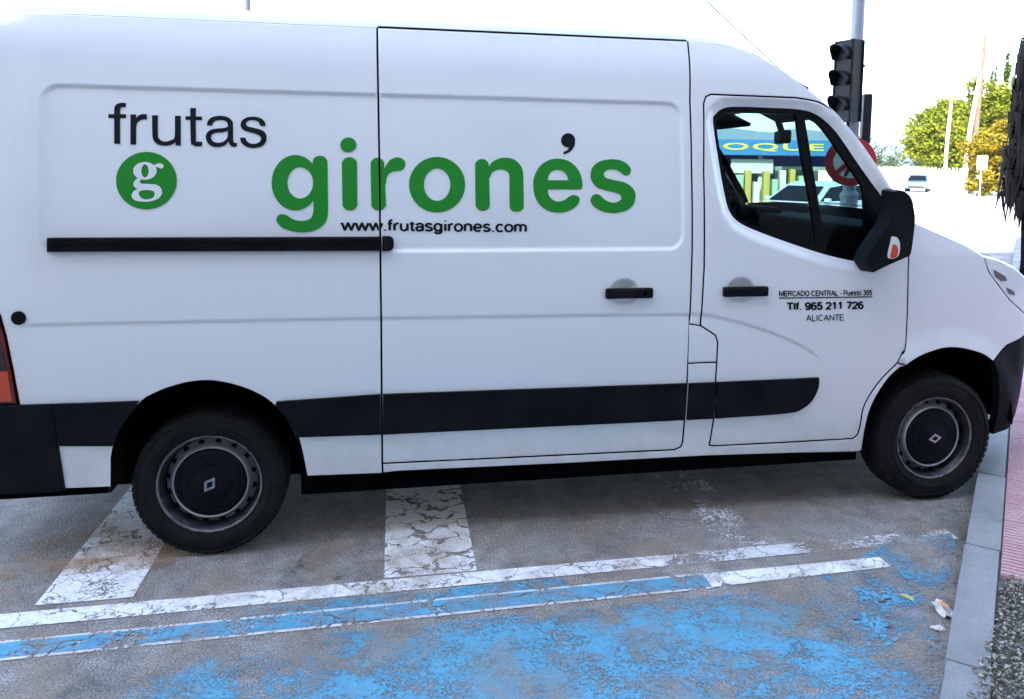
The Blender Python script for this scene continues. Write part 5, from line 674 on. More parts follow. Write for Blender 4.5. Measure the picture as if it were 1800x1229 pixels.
# ------------------------------------------------------------------ a plain grotesque drawn as strokes, for the small print
def _arc(cx, cy, rx, ry, a0, a1, n=14): return [(cx+rx*math.cos(rad(a0+(a1-a0)*i/n)), cy+ry*math.sin(rad(a0+(a1-a0)*i/n))) for i in range(n+1)]
_X = .49; _C = .67; _o = _X/2
def _glyphs():
    g = {}; c = .045; b = c; X = _X; C = _C
    g['o'] = (.54, [_arc(.27, X/2, .20, X/2-b+.045, 0, 360, 26)])
    g['c'] = (.50, [_arc(.27, X/2, .20, X/2, 48, 312, 22)])
    g['e'] = (.54, [[(.07, X/2), (.47, X/2)], _arc(.27, X/2, .20, X/2, 0, 312, 24)])
    g['a'] = (.52, [[(.08, X-.12)]+_arc(.26, X-.15, .17, .15, 150, 0, 10)+[(.43, .10), (.47, .0)], _arc(.24, .13, .165, .135, 75, 330, 14)+[(.43, .14)], [(.43, X/2+.02), (.25, X/2+.01)]])
    g['s'] = (.48, [_arc(.24, X-.125, .155, .125, 25, 200, 10)+[(.16, X/2+.045), (.32, X/2-.04)]+_arc(.24, .125, .165, .125, 20, -160, 10)])
    g['n'] = (.54, [[(.09, 0), (.09, X)], [(.09, X-.2)]+_arc(.27, X-.18, .17, .18, 150, 0, 10)+[(.44, 0)]])
    g['m'] = (.80, [[(.09, 0), (.09, X)], [(.09, X-.2)]+_arc(.245, X-.16, .15, .16, 150, 0, 10)+[(.395, 0)], [(.395, X-.2)]+_arc(.55, X-.16, .15, .16, 150, 0, 10)+[(.70, 0)]])
    g['r'] = (.35, [[(.09, 0), (.09, X)], [(.09, X-.22)]+_arc(.29, X-.2, .19, .20, 160, 88, 8)])
    g['u'] = (.54, [[(.09, X), (.09, .18)]+_arc(.26, .18, .17, .18, 180, 330, 10)+[(.44, .2)], [(.44, X), (.44, 0)]])
    g['i'] = (.22, [[(.11, 0), (.11, X)], [(.11, C-.02), (.11, C+.06)]])
    g['l'] = (.22, [[(.11, 0), (.11, C+.03)]])
    g['t'] = (.31, [[(.15, C-.06), (.15, .12)]+_arc(.25, .11, .10, .11, 180, 280, 6), [(.03, X-.02), (.28, X-.02)]])
    g['f'] = (.30, [[(.13, 0), (.13, C-.10)]+_arc(.24, C-.09, .11, .12, 180, 85, 6), [(.02, X-.02), (.27, X-.02)]])
    g['w'] = (.74, [[(.03, X), (.20, 0), (.37, X-.02), (.54, 0), (.71, X)]])
    g['g'] = (.56, [_arc(.26, X/2, .185, X/2, 0, 360, 24), [(.45, X), (.45, -.03)]+_arc(.27, -.04, .18, .14, 0, -160, 12)])
    g['.'] = (.24, [[(.12, -.03), (.12, .06)]]); g['-'] = (.34, [[(.06, .25), (.28, .25)]]); g[' '] = (.25, [])
    g['M'] = (.80, [[(.09, 0), (.09, C), (.40, .05), (.71, C), (.71, 0)]]); g['E'] = (.62, [[(.56, C), (.10, C), (.10, 0), (.58, 0)], [(.10, C/2+.02), (.52, C/2+.02)]])
    g['R'] = (.68, [[(.10, 0), (.10, C), (.38, C)]+_arc(.40, C-.17, .17, .17, 90, -90, 10)+[(.10, C-.34)], [(.38, C-.34), (.58, 0)]])
    g['C'] = (.70, [_arc(.37, C/2, .28, C/2, 45, 315, 24)]); g['O'] = (.76, [_arc(.38, C/2, .30, C/2, 0, 360, 28)])
    g['A'] = (.66, [[(.04, 0), (.33, C), (.62, 0)], [(.13, .22), (.53, .22)]]); g['D'] = (.70, [[(.10, 0), (.10, C), (.32, C)]+_arc(.32, C/2, .29, C/2, 90, -90, 14)+[(.10, 0)]])
    g['N'] = (.70, [[(.10, 0), (.10, C), (.60, 0), (.60, C)]]); g['T'] = (.58, [[(.02, C), (.56, C)], [(.29, C), (.29, 0)]]); g['L'] = (.54, [[(.10, C), (.10, 0), (.51, 0)]])
    g['I'] = (.26, [[(.13, 0), (.13, C)]]); g['P'] = (.63, [[(.10, 0), (.10, C), (.36, C)]+_arc(.38, C-.18, .18, .18, 90, -90, 10)+[(.10, C-.36)]])
    g['0'] = (.54, [_arc(.27, C/2, .19, C/2, 0, 360, 24)]); g['1'] = (.54, [[(.12, C-.16), (.30, C), (.30, 0)]]); g['7'] = (.54, [[(.06, C), (.48, C), (.22, 0)]])
    g['2'] = (.54, [_arc(.27, C-.19, .19, .19, 165, -30, 12)+[(.07, 0), (.48, 0)]]); g['3'] = (.54, [_arc(.26, C-.16, .17, .16, 150, -85, 12)+_arc(.26, .18, .19, .19, 85, -155, 12)])
    g['5'] = (.54, [[(.45, C), (.14, C), (.10, .34)]+_arc(.26, .21, .19, .21, 120, -155, 14)]); g['6'] = (.54, [_arc(.27, .20, .19, .20, 0, 360, 20), [(.42, C-.10)]+_arc(.29, C-.20, .21, .20, 70, 180, 8)+[(.08, .2)]])
    g['9'] = (.54, [_arc(.27, C-.20, .19, .20, 0, 360, 20), [(.12, .10)]+_arc(.25, .20, .21, .20, 250, 360, 8)+[(.46, C-.2)]])
    return g
GLY = _glyphs()
def stroke_text(t, wt):
    """polygons (one convex quad or disc per stroke segment) in font units"""
    x = 0; polys = []
    for ch in t:
        w, strokes = GLY[ch]
        for st in strokes:
            for a, b in zip(st, st[1:]):
                a = np.array(a)+(x, 0); b = np.array(b)+(x, 0); d = b-a; L = np.linalg.norm(d)
                if L < 1e-6: continue
                n_ = np.array([-d[1], d[0]])/L*wt/2; polys.append([list(a+n_), list(a-n_), list(b-n_), list(b+n_)])
            for p in st[1:-1]: polys.append([[p[0]+x+wt/2*math.cos(k_*math.pi/5), p[1]+wt/2*math.sin(k_*math.pi/5)] for k_ in range(10)])
        x += w
    return polys, x

# ------------------------------------------------------------------ lettering on the side
gx0 = float(np.mean([p[0] for p in D['gap_x']])); CUT = (gx0-.0046, gx0+.0046)
wm = {'girones': ('vinyl_green', 'lettering_girones', -.0025), 'accent': ('vinyl_black', 'lettering_accent', -.0025), 'frutas': ('vinyl_black', 'lettering_frutas', -.0025), 'badge_disc': ('vinyl_green', 'badge', -.0025), 'badge_letter': ('vinyl_white', 'badge_letter', -.0045)}
badge = None
for gl in D['glyphs']:
    mm, nm, off = wm[gl['w']]
    sm_ = [smooth_loop(s_, 3) if len(s_) < 50 else s_ for s_ in gl['s']]; hm_ = [smooth_loop(h, 3) for h in gl['h']]
    V, T = flatshape(sm_, hm_, off); xs = V[:, 0]; cut = CUT if xs.min() < gx0 < xs.max() else None
    bm, nr = onto_side(V, T, off, cut)
    o = finish(bm, nr, 'painted_'+('badge' if gl['w'] == 'badge_disc' else 'letter'), mm, badge if gl['w'] == 'badge_letter' else van, gl['w'] == 'badge_letter')
    if gl['w'] == 'badge_disc': badge = o
def text_mesh(t, bold, space=1.0):
    cu = bpy.data.curves.new('txt', 'FONT'); cu.body = t; cu.offset = bold; cu.resolution_u = 4; cu.space_character = space
    o = bpy.data.objects.new('txt', cu); col.objects.link(o); dg = bpy.context.evaluated_depsgraph_get()
    me = bpy.data.meshes.new_from_object(o.evaluated_get(dg)); bpy.data.objects.remove(o); bpy.data.curves.remove(cu); return me
for tx in D['texts']:
    polys, wd = stroke_text(tx['t'], tx['b']); q0, q1, q2 = [np.array(p) for p in tx['q']]
    al = np.array([p for q in polys for p in q]); mn = al.min(0); mx = al.max(0)
    pm = [[list(q0+(p[0]-mn[0])/(mx[0]-mn[0])*(q1-q0)+(p[1]-mn[1])/(mx[1]-mn[1])*(q2-q0)) for p in q] for q in polys]
    V, T = flatshape(pm, [], 0); cut = CUT if V[:, 0].min() < gx0 < V[:, 0].max() else None
    bm, nr = onto_side(V, T, -.0025, cut); o = finish(bm, nr, 'painted_text', 'vinyl_black', van); o['kind'] = 'stuff'
V, T = flatshape([D['underline']], [], 0); bm, nr = onto_side(V, T, -.0025); finish(bm, nr, 'painted_underline', 'vinyl_black', van)

# ------------------------------------------------------------------ ground, road, markings
def sheet(name, pts, z, m, kind='structure', sub=0):
    mb = MB(); mb.poly([(x, y, z) for x, y in pts]); o = mb.build(name, m, None, 0)
    for v in o.data.vertices: pass
    if kind: o['kind'] = kind
    return o
sheet('terrain', [(-5000, -5000), (5000, -5000), (5000, 5000), (-5000, 5000)], -.03, 'terrain_soil')
sheet('road', [(-70, -9.0), (40, -9.0), (110, 120), (30, 150), (-70, 60)], 0, 'asphalt')
sheet('far_street', [(-70, 11.5), (60, 11.5), (112, 122), (30, 152), (-70, 62)], .004, 'sunlit_ground')
sheet('far_square', [(14, 6), (60, -6), (60, 11.5), (14.5, 11.5)], .003, 'sunlit_ground')
sheet('lane_marking', [(-1.2, -.428), (2.02, -.395), (2.02, -.295), (-1.2, -.320)], .004, 'paint_line')
sheet('lane_marking', [(2.02, -.398), (2.75, -.385), (2.75, -.285), (2.02, -.298)], .004, 'paint_white_worn')
sheet('lane_marking', [(2.75, -.385), (3.52, -.375), (3.52, -.275), (2.75, -.285)], .004, 'paint_white_gone')
sheet('blue_line', [(-1.2, -.632), (2.15, -.590), (2.15, -.495), (-1.2, -.535)], .006, 'paint_blue')
sheet('blue_line_edge', [(-1.2, -.648), (2.15, -.606), (2.15, -.479), (-1.2, -.519)], .004, 'paint_white_worn')
sheet('lane_marking', [(2.15, -.60), (3.02, -.57), (3.02, -.48), (2.15, -.49)], .005, 'paint_line')
sheet('crossing_bar', [(-.60, -.27), (-.235, -.27), (-.25, 1.4), (-.60, 1.4)], .004, 'paint_bar_smooth')
sheet('crossing_bar', [(.775, -.29), (1.175, -.29), (1.19, 2.2), (.775, 2.2)], .004, 'paint_white')
sheet('crossing_bar', [(2.17, -.27), (2.57, -.27), (2.57, 2.2), (2.17, 2.2)], .004, 'paint_trace')
sheet('blue_field', [(-.9, -2.6), (2.2, -2.6), (2.75, -1.25), (3.40, -.56), (3.46, -.40), (3.2, -.42), (2.6, -.66), (-.9, -.66)], .003, 'paint_blue_field')
sheet('blue_patch', [(2.55, -1.15), (3.02, -.92), (3.46, -.43), (3.52, -.32), (3.15, -.36), (2.65, -.60)], .0045, 'paint_blue_scraps')
sheet('blue_strip', [(.25, -.51), (1.55, -.49), (1.55, -.41), (.25, -.43)], .0025, 'paint_blue_worn')
sheet('rust_patch', [(-.85, -.05), (-.15, -.05), (-.15, .6), (-.85, .6)], .0095, 'rust_stain')
sheet('oil_stain', [(.3, -.35), (.78, -.30), (.76, .15), (.45, .1)], .0075, 'stain_dark')
sheet('dust_patch', [(-.9, -1.6), (3.0, -1.6), (3.6, -.5), (3.4, .1), (-.9, .1)], .0085, 'dust_tan')
# kerb and pavement, running obliquely past the van's front wheel
KD = Vector((.67, .743, 0)).normalized(); KN = Vector((KD.y, -KD.x, 0)); K0 = Vector((2.52, -1.54, 0)); KH = .11
def kp(s, w, z=0.): q = K0+KD*s+KN*w; return Vector((q.x, q.y, z))
pav = sheet('pavement', [kp(-9, .13).to_2d(), kp(60, .13).to_2d(), kp(60, 9).to_2d(), kp(-9, 9).to_2d()], KH-.03, 'mortar')
kerb = thing('kerb', kp(3, .07, 0), 'pale concrete kerb running from lower right past the front wheel', 'kerb')
kerb.rotation_euler = (0, 0, math.atan2(KD.y, KD.x))
for i in range(-9, 40):
    mb = MB(); mb.box((0, 0, 0), (.992, .14, .26)); mb.bevel(.012, 2); random.seed(i); o = mb.build('kerb_stone', 'kerb_stone', kerb)
    o.location = (i-3+.5+.25, random.uniform(-.003, .003), KH-.13+random.uniform(-.002, .002))
# ribbed pink tiles
mb = MB(); mb.box((0, 0, -.02), (.196, .196, .04))
for j in range(6): mb.box((-.082+j*.0328, 0, .002), (.019, .19, .007))
tile_me = mb.mesh('tile', 'pink_tile', 30)
S0 = 1.02
for i in range(18):
    for j in range(8):
        o = link('tile', tile_me, pav); q = kp(S0+.1+i*.2+.0, .145+.1+j*.2, KH-.004+random.uniform(-.002, .002)); o.location = q; o.rotation_euler = (random.uniform(-.008, .008), random.uniform(-.008, .008), math.atan2(KD.y, KD.x))
sheet('paving_far', [kp(S0+3.6, .145).to_2d(), kp(60, .145).to_2d(), kp(60, 9).to_2d(), kp(S0+3.6, 9).to_2d()], KH-.006, 'pink_tile')
sheet('paving_side', [kp(S0, 1.75).to_2d(), kp(S0+3.6, 1.75).to_2d(), kp(S0+3.6, 9).to_2d(), kp(S0, 9).to_2d()], KH-.006, 'pink_tile')
# gravel bed in the corner
def rockmesh(name, m, seed, sq=.6):
    random.seed(seed); bm = bmesh.new(); bmesh.ops.create_icosphere(bm, subdivisions=1, radius=1)
    for v in bm.verts: v.co *= random.uniform(.75, 1.2); v.co.z *= sq
    return bm
def gravel(name, n, fn, m, rmin, rmax, label, seed):
    rng = random.Random(seed); bm0 = rockmesh('r', m, seed); base = [v.co.copy() for v in bm0.verts]; fc = [[v.index for v in f.verts] for f in bm0.faces]; bm0.free()
    vs = []; fs = []
    for i in range(n):
        p, = [fn(rng)]; r = rng.uniform(rmin, rmax)*rng.uniform(.6, 1.2); R_ = Matrix.Rotation(rng.uniform(0, 6.28), 3, 'Z') @ Matrix.Rotation(rng.uniform(-.5, .5), 3, 'X'); b = len(vs)
        st = Vector((rng.uniform(.8, 1.4), 1, 1))
        vs += [tuple(p+R_ @ Vector((c.x*st.x, c.y, c.z))*r) for c in base]; fs += [[b+k_ for k_ in f] for f in fc]
    me = bpy.data.meshes.new(name); me.from_pydata(vs, [], fs); me.materials.append(MATS[m]); o = link(name, me); return tag(o, label, 'gravel', kind='stuff')
mb = MB(); n_ = 26
for a in range(n_):
    for b in range(n_):
        pass
bedpts = [kp(S0-3.8, .14, KH-.02), kp(S0, .14, KH-.02), kp(S0, 1.6, KH-.02), kp(S0-3.8, 1.6, KH-.02)]
mb.poly(bedpts); tag(mb.build('planting_bed', 'soil', None, 0), kind='structure')
def bedpos(rng):
    while True:
        s = S0-rng.random()**1.0*1.9; w = rng.uniform(.0, 1.2)
        lim = .15-.11*max(0, min(1, (S0-.25-s)/.9))*rng.random()
        if s > S0-.10 and w < .15+.25*(s-S0+.10): continue
        if w < lim: continue
        return kp(s, w, KH-.008+(.012 if w < .14 else rng.uniform(-.006, .012)))
for i, (cnt, r0, r1) in enumerate(((3600, .003, .009), (3600, .003, .008), (2200, .003, .009), (3200, .003, .008), (3000, .003, .008))):
    gravel('gravel', cnt, bedpos, 'pebble%d' % i, r0, r1, ('mid grey', 'dark grey', 'cream', 'near-black brown', 'ochre')[i]+' pebbles in the gravel bed beside the kerb', 50+i)
def gutterpos(rng):
    s = rng.uniform(-.6, 2.2); return kp(s, -.008-abs(rng.gauss(0, .045)), .003)
for i in (0, 1, 3, 4): gravel('gutter_grit', 130, gutterpos, 'pebble%d' % i, .002, .006, ('grey', 'dark', '', 'blackish', 'ochre')[i]+' grit collected along the foot of the kerb', 80+i)
# blades of dry grass in the bed
rng = random.Random(5); vs = []; fs = []
for i in range(2200):
    p = bedpos(rng); a = rng.uniform(0, 6.28); h = rng.uniform(.012, .04); w = .0022; l = rng.uniform(.0, .03)
    d = Vector((math.cos(a), math.sin(a), 0)); e = Vector((-d.y, d.x, 0)); b = len(vs)
    vs += [tuple(p-e*w), tuple(p+e*w), tuple(p+d*l+Vector((0, 0, h)))]; fs.append((b, b+1, b+2))
me = bpy.data.meshes.new('grass'); me.from_pydata(vs, [], fs); me.materials.append(MATS['leaf_dark']); tag(link('grass', me), 'thin grass blades growing in the gravel bed', 'grass', kind='stuff')
# litter
def crumple(name, c, w, d, h, m, seed, label, cat):
    rng = random.Random(seed); mb = MB(); n = 7; g_ = [[mb.bm.verts.new((c[0]+w*(i/(n-1)-.5)+rng.uniform(-.1, .1)*w, c[1]+d*(j/(n-1)-.5)+rng.uniform(-.1, .1)*d, c[2]+rng.random()*h+.004)) for j in range(n)] for i in range(n)]
    for i in range(n-1):
        for j in range(n-1): mb.bm.faces.new((g_[i][j], g_[i+1][j], g_[i+1][j+1], g_[i][j+1]))
    o = mb.build(name, m, None, 0); return tag(o, label, cat)
pw = crumple('paper_scrap', (3.0, -.945, 0), .055, .10, .035, 'paper', 3, 'crumpled white paper wrapper with an orange patch lying against the kerb', 'litter')
mb = MB(); mb.poly([(2.985, -.925, .043), (3.005, -.925, .045), (3.01, -.965, .044), (2.99, -.965, .042)]); mb.build('orange_print', 'paper_orange', pw, 0)
crumple('paper_scrap', (2.90, -1.045, 0), .045, .03, .015, 'paper', 8, 'small white paper scrap below the crumpled wrapper', 'litter')
mb = MB(); mb.poly([(2.905, -.79, .008), (2.93, -.80, .012), (2.945, -.83, .012), (2.93, -.855, .009), (2.915, -.83, .012)]); tag(mb.build('fallen_leaf', 'leaf_fallen', None, 0), 'yellow-green fallen leaf lying on the asphalt', 'leaf')
for i, (x, y) in enumerate(((2.80, -.83), (2.84, -.815), (2.62, -.93), (2.715, -1.0))):
    crumple('fallen_leaf', (x, y, 0), .03, .014, .005, 'bark', 20+i, ('brown leaf curled left of the yellow leaf', 'brown leaf lying nearest the yellow leaf', 'dark brown leaf alone on the bare asphalt', 'brown leaf lying on the asphalt below the yellow leaf')[i], 'leaf')

# ------------------------------------------------------------------ traffic light, signs, poles
RT = Vector((.981, -.192, 0)); FW = Vector((.192, .981, 0))   # along the picture plane / away, used to face things across the road
pc = Vector((5.965, 4.67, 0))
tp = thing('signal_pole', pc, 'tall galvanised pole carrying the traffic light beside the van', 'pole')
mb = MB(); mb.tube([(0, 0, 0), (0, 0, 1.5)], [.095, .095], 20); mb.tube([(0, 0, 1.5), (0, 0, 6.5)], [.072, .068], 20); mb.build('shaft', 'galvanised', tp)
mb = MB(); mb.lathe([(.10, 1.45), (.105, 1.5), (.075, 1.54)], 'Z', 20); mb.build('collar', 'galvanised', tp)
mb = MB(); mb.box((0, 0, 2.95), (.16, .16, .03)); mb.build('bracket', 'galvanised', tp)
mb = MB(); mb.box((0, 0, 2.45), (.16, .16, .03)); mb.build('bracket', 'galvanised', tp)
tl = thing('traffic_light', pc+Vector((-.15, -.07, 0)), 'black three-lamp traffic light with hoods and a green lamp lit', 'traffic light')
fa = math.atan2(-.33, -.94)      # the lamps face up the road, to the left and a little towards us
M_ = Matrix.Rotation(fa, 3, 'Z')
mb = MB(); mb.box(M_ @ Vector((-.03, 0, 0))+Vector((0, 0, 2.77)), (.17, .23, .86), M_); mb.bevel(.02, 2); mb.build('housing', 'signal_black', tl)
for i, z in enumerate((3.06, 2.78, 2.50)):
    mb = MB(); mb.lathe([(0, .012), (.075, .005), (.092, 0)], 'X', 24)
    for v in mb.bm.verts: v.co = M_ @ (v.co+Vector((.04, 0, 0)))+Vector((0, 0, z))
    ln = mb.build('lens', 'signal_green' if i == 2 else 'signal_off', tl)
    mb = MB(); rings = []
    for r_, in ((.104,), (.098,)):
        for xx in (.035, .24):
            rings.append([mb.bm.verts.new(M_ @ Vector((xx*(1 if xx < .1 else (.62+.38*max(0, math.sin(a)))), r_*math.cos(a), r_*math.sin(a)))+Vector((0, 0, z))) for a in np.linspace(rad(-35), rad(215), 22)])
    for A, B_ in ((rings[0], rings[1]), (rings[2], rings[3]), (rings[1], rings[3])):
        for j in range(21): mb.bm.faces.new((A[j], A[j+1], B_[j+1], B_[j]))
    mb.build('hood', 'signal_black', tl)
mb = MB(); mb.tube([(.02, -.02, 2.36), (.03, -.03, 2.28), (.07, 0, 2.18), (.06, .02, 2.12)], .018, 8); mb.build('cable', 'signal_black', tl)
ps = thing('signal_box', pc+Vector((.145, -.02, 0)), 'slim dark signal box fixed to the right of the signal pole', 'traffic light')
mb = MB(); mb.box((0, 0, 2.36), (.085, .17, .56), Matrix.Rotation(rad(-20), 3, 'Z')); mb.bevel(.01); mb.build('housing', 'signal_black', ps)
mb = MB(); mb.box((.052, 0, 2.36), (.015, .14, .54), Matrix.Rotation(rad(-20), 3, 'Z')); mb.build('side_plate', 'galvanised', ps)
# round prohibition sign on the same pole
sg = thing('road_sign', pc+Vector((-.08, -.12, 1.875)), 'round no-pedestrians sign with red ring seen through the van window', 'sign')
def disc(r0, r1, y, m, name, par, n=48):
    mb = MB(); A = []; B_ = []
    for i in range(n):
        a = 2*math.pi*i/n; A.append(mb.bm.verts.new((r1*math.cos(a), y, r1*math.sin(a))))
        if r0: B_.append(mb.bm.verts.new((r0*math.cos(a), y, r0*math.sin(a))))
    if r0:
        for i in range(n): mb.bm.faces.new((A[i], A[(i+1) % n], B_[(i+1) % n], B_[i]))
    else: mb.bm.faces.new(A)
    ex = bmesh.ops.extrude_face_region(mb.bm, geom=mb.bm.faces[:]); 
    for v in ex['geom']:
        if isinstance(v, bmesh.types.BMVert): v.co.y += .004
    return mb.build(name, m, par, 30)
sg.rotation_euler = (0, 0, rad(-25))
disc(0, .272, 0, 'sign_white', 'plate', sg); disc(.185, .275, -.006, 'sign_red', 'ring', sg)
mb = MB(); mb.bar((-.16, -.012, -.14), (.16, -.012, .14), .004, .05); mb.build('slash', 'sign_red', sg)
mb = MB(); mb.prism([(.0, .06), (.03, .05), (.045, 0), (.035, -.06), (.07, -.16), (.04, -.17), (.005, -.08), (-.035, -.17), (-.065, -.16), (-.02, -.05), (-.035, .03)], lambda x, z: (x, -.010, z), lambda x, z: (x, -.005, z)); mb.lathe([(0, -.010), (.03, -.010), (.03, -.005)], 'Y', 14)
for v in mb.bm.verts:
    pass
mb.build('pedestrian_symbol', 'sign_black', sg, 30)
# lamp post, poles and small sign down the road
def depth_pt(x, y): return Vector((x, y, 0))
lp = thing('lamp_post', (38.3, 45.2, 0), 'thin pale lamp post standing in front of the large tree', 'lamp post')
mb = MB(); mb.tube([(0, 0, 0), (0, 0, 4), (.25, 0, 9.3)], [.17, .13, .05], 10); mb.build('shaft', 'concrete_pole', lp)
mb = MB(); mb.tube([(0, 0, 0), (0, 0, .5)], .24, 10); mb.build('base', 'galvanised', lp)
up = thing('utility_pole', (45.9, 52.0, 0), 'dark leaning wooden utility pole above the yellow bush', 'pole')
mb = MB(); mb.tube([(0, 0, 0), (.15, 0, 6), (.42, 0, 12.4)], [.22, .19, .11], 12); mb.build('shaft', 'wood_pole', up)
mb = MB(); mb.box((.3, 0, 10.6), (.5, .12, .12)); 
for dx in (-.1, .1, .42): mb.tube([(.1+dx, 0, 10.65), (.1+dx, 0, 10.9)], .06, 8)
mb.build('insulators', 'concrete_pole', up)
up2 = thing('utility_pole', (44.8, 51.6, 0), 'pale concrete pole leaning beside the dark wooden pole', 'pole')
mb = MB(); mb.tube([(0, 0, 0), (.35, 0, 5), (.95, 0, 9.5)], [.2, .17, .12], 10); mb.build('shaft', 'concrete_pole', up2)
ws = thing('white_sign', (38.95, 42.6, 0), 'plain white rectangular sign on a post in front of the bush', 'sign')
mb = MB(); mb.box((0, -.06, 2.35), (.62, .03, .92), Matrix.Rotation(rad(-35), 3, 'Z')); mb.build('panel', 'white_wall', ws)
mb = MB(); mb.tube([(0, 0, 0), (0, 0, 2.7)], .05, 8); mb.build('post', 'galvanised', ws)
# white picket fence far off
fn = thing('white_fence', (49.0, 63.0, 0), 'white paling fence below the large tree', 'fence')
for i in range(16):
    mb = MB(); mb.box((i*.30, i*-.10, 1.0), (.14, .05, 2.0+.1*(i % 3))); mb.build('paling', 'white_wall', fn)
mb = MB(); mb.bar((-.2, .1, 1.5), (4.8, -1.5, 1.5), .05, .12); mb.bar((-.2, .1, .5), (4.8, -1.5, .5), .05, .12); mb.build('rail', 'white_wall', fn)

# ------------------------------------------------------------------ trees
def leafy(name, loc, blobs, n, size, m, label, cat, trunk=None, group=None, seed=1, bark='bark'):
    rng = random.Random(seed); t = thing(name, loc, label, cat, group)
    vs = []; fs = []; tot = sum(b[3]*b[4]*b[5] for b in blobs)
    for (bx, by, bz, rx, ry, rz) in blobs:
        k_ = int(n*rx*ry*rz/tot)+20; cl = [Vector((rng.gauss(0, 1), rng.gauss(0, 1), rng.gauss(0, 1))).normalized()*rng.uniform(.55, 1.05) for _ in range(max(6, int(rx*ry*rz*3+8)))]
        for i in range(k_):
            c = rng.choice(cl); q = c+Vector((rng.gauss(0, .17), rng.gauss(0, .17), rng.gauss(0, .15)))
            p = Vector((bx+q.x*rx, by+q.y*ry, bz+q.z*rz)); s = size*rng.uniform(.6, 1.4)
            u = Vector((rng.gauss(0, 1), rng.gauss(0, 1), rng.gauss(0, .7))).normalized(); w = u.cross(Vector((rng.gauss(0, 1), rng.gauss(0, 1), rng.gauss(0, 1)))).normalized()
            b = len(vs); vs += [tuple(p-u*s), tuple(p+w*s*.5), tuple(p+u*s), tuple(p-w*s*.5)]; fs.append((b, b+1, b+2, b+3))
    me = bpy.data.meshes.new('crown'); me.from_pydata(vs, [], fs); me.materials.append(MATS[m]); link('crown', me, t)
    if trunk:
        h, r = trunk; mb = MB(); mb.tube([(0, 0, -.1), (.1*r, 0, h*.5), (0, .2*r, h)], [r, r*.75, r*.5], 9)
        for (bx, by, bz, rx, ry, rz) in blobs: mb.tube([(0, 0, h*.7), (bx*.5, by*.5, (h*.7+bz)/2), (bx, by, bz)], [r*.4, r*.25, r*.1], 6)
        mb.build('trunk', bark, t)
    return t
leafy('broadleaf_tree', (59.9, 73.6, 0), [(-1.2, 0, 5.4, 3.0, 3, 2.9), (1.6, 0, 5.8, 3.0, 3, 3.0), (-.2, 0, 7.6, 2.2, 2, 1.9), (-3.0, .4, 4.6, 1.3, 1.2, 1.0), (.4, 0, 3.2, 2.6, 2.4, 1.6)], 16000, .24, 'leaf_green', 'large bright green broadleaf tree behind the pale lamp post', 'tree', (4.5, .35), None, 11)
leafy('yellow_bush', (43.3, 46.0, 0), [(-.6, 0, 3.2, 2.0, 1.8, 1.5), (1.1, 0, 3.7, 2.1, 1.9, 1.6), (-1.4, 0, 1.4, 1.1, 1.1, 1.3), (2.2, 0, 2.4, 1.6, 1.5, 1.5), (.6, 0, 1.7, 1.5, 1.4, 1.4)], 13000, .15, 'leaf_yellow', 'tall yellowish bush behind the white sign', 'bush', (2.2, .12), None, 12)
leafy('broadleaf_tree', (51.8, 55.9, 0), [(0, 0, 6.6, 2.4, 2.2, 2.2), (-1.7, 0, 8.2, 1.5, 1.4, 1.6), (1.4, 0, 5.4, 2.2, 2, 1.8), (-.5, 0, 4.2, 2.3, 2, 1.6)], 12000, .19, 'leaf_green', 'green tree rising behind the yellow bush and wooden pole', 'tree', (4, .25), None, 13)
leafy('cypress', (55.7, 60.4, 0), [(0, 0, 5, .75, .75, 4.4), (0, 0, 9.2, .48, .48, 2.4), (0, 0, 11.4, .26, .26, 1.4)], 4200, .15, 'leaf_dark', 'slender taller cypress rising right of the wooden pole', 'tree', (6, .15), 'cypresses', 14)
leafy('cypress', (54.3, 60.3, 0), [(0, 0, 5, .7, .7, 4.0), (0, 0, 8.4, .42, .42, 2.2), (0, 0, 10.2, .22, .22, 1.0)], 3800, .15, 'leaf_dark', 'shorter cypress between the wooden pole and the taller cypress', 'tree', (6, .15), 'cypresses', 15)
# palm at the right edge
pl_ = thing('palm_tree', (10.27, 6.70, KH), 'dark palm with ragged dead leaf bases on its trunk at the right edge', 'palm')
mb = MB(); mb.tube([(0, 0, -.1), (.02, 0, .8), (0, 0, 1.6), (-.03, 0, 2.4), (0, 0, 5.4)], [.13, .15, .25, .27, .22], 14); mb.build('trunk', 'palm_bark', pl_)
rng = random.Random(4); mb = MB()
for i in range(700):
    z = 1.3+2.4*i/700+rng.uniform(-.1, .1); a = i*2.399; d = Vector((math.cos(a), math.sin(a), 0)); e = Vector((-d.y, d.x, 0)); o_ = rng.uniform(.05, .30)*(1-.25*(z-1.3)); L = rng.uniform(.25, .65); w = rng.uniform(.045, .085)
    p0 = d*.17+Vector((0, 0, z)); p1 = d*(.2+o_)+Vector((0, 0, z-.02+rng.uniform(-.05, .08))); p2 = d*(.2+o_*rng.uniform(.8, 1.35))+e*rng.uniform(-.1, .1)+Vector((0, 0, z-L))
    v = [mb.bm.verts.new(x) for x in (p0-e*w, p0+e*w, p1+e*w*.9, p1-e*w*.9, p2, p1+d*.02+Vector((0, 0, .03)))]
    for f in ((0, 1, 2, 3), (3, 2, 4), (1, 5, 2), (0, 5, 1), (0, 3, 5), (3, 4, 5), (2, 5, 4)): mb.bm.faces.new([v[k_] for k_ in f])
mb.build('leaf_bases', 'palm_dry', pl_, 0)['kind'] = 'stuff'
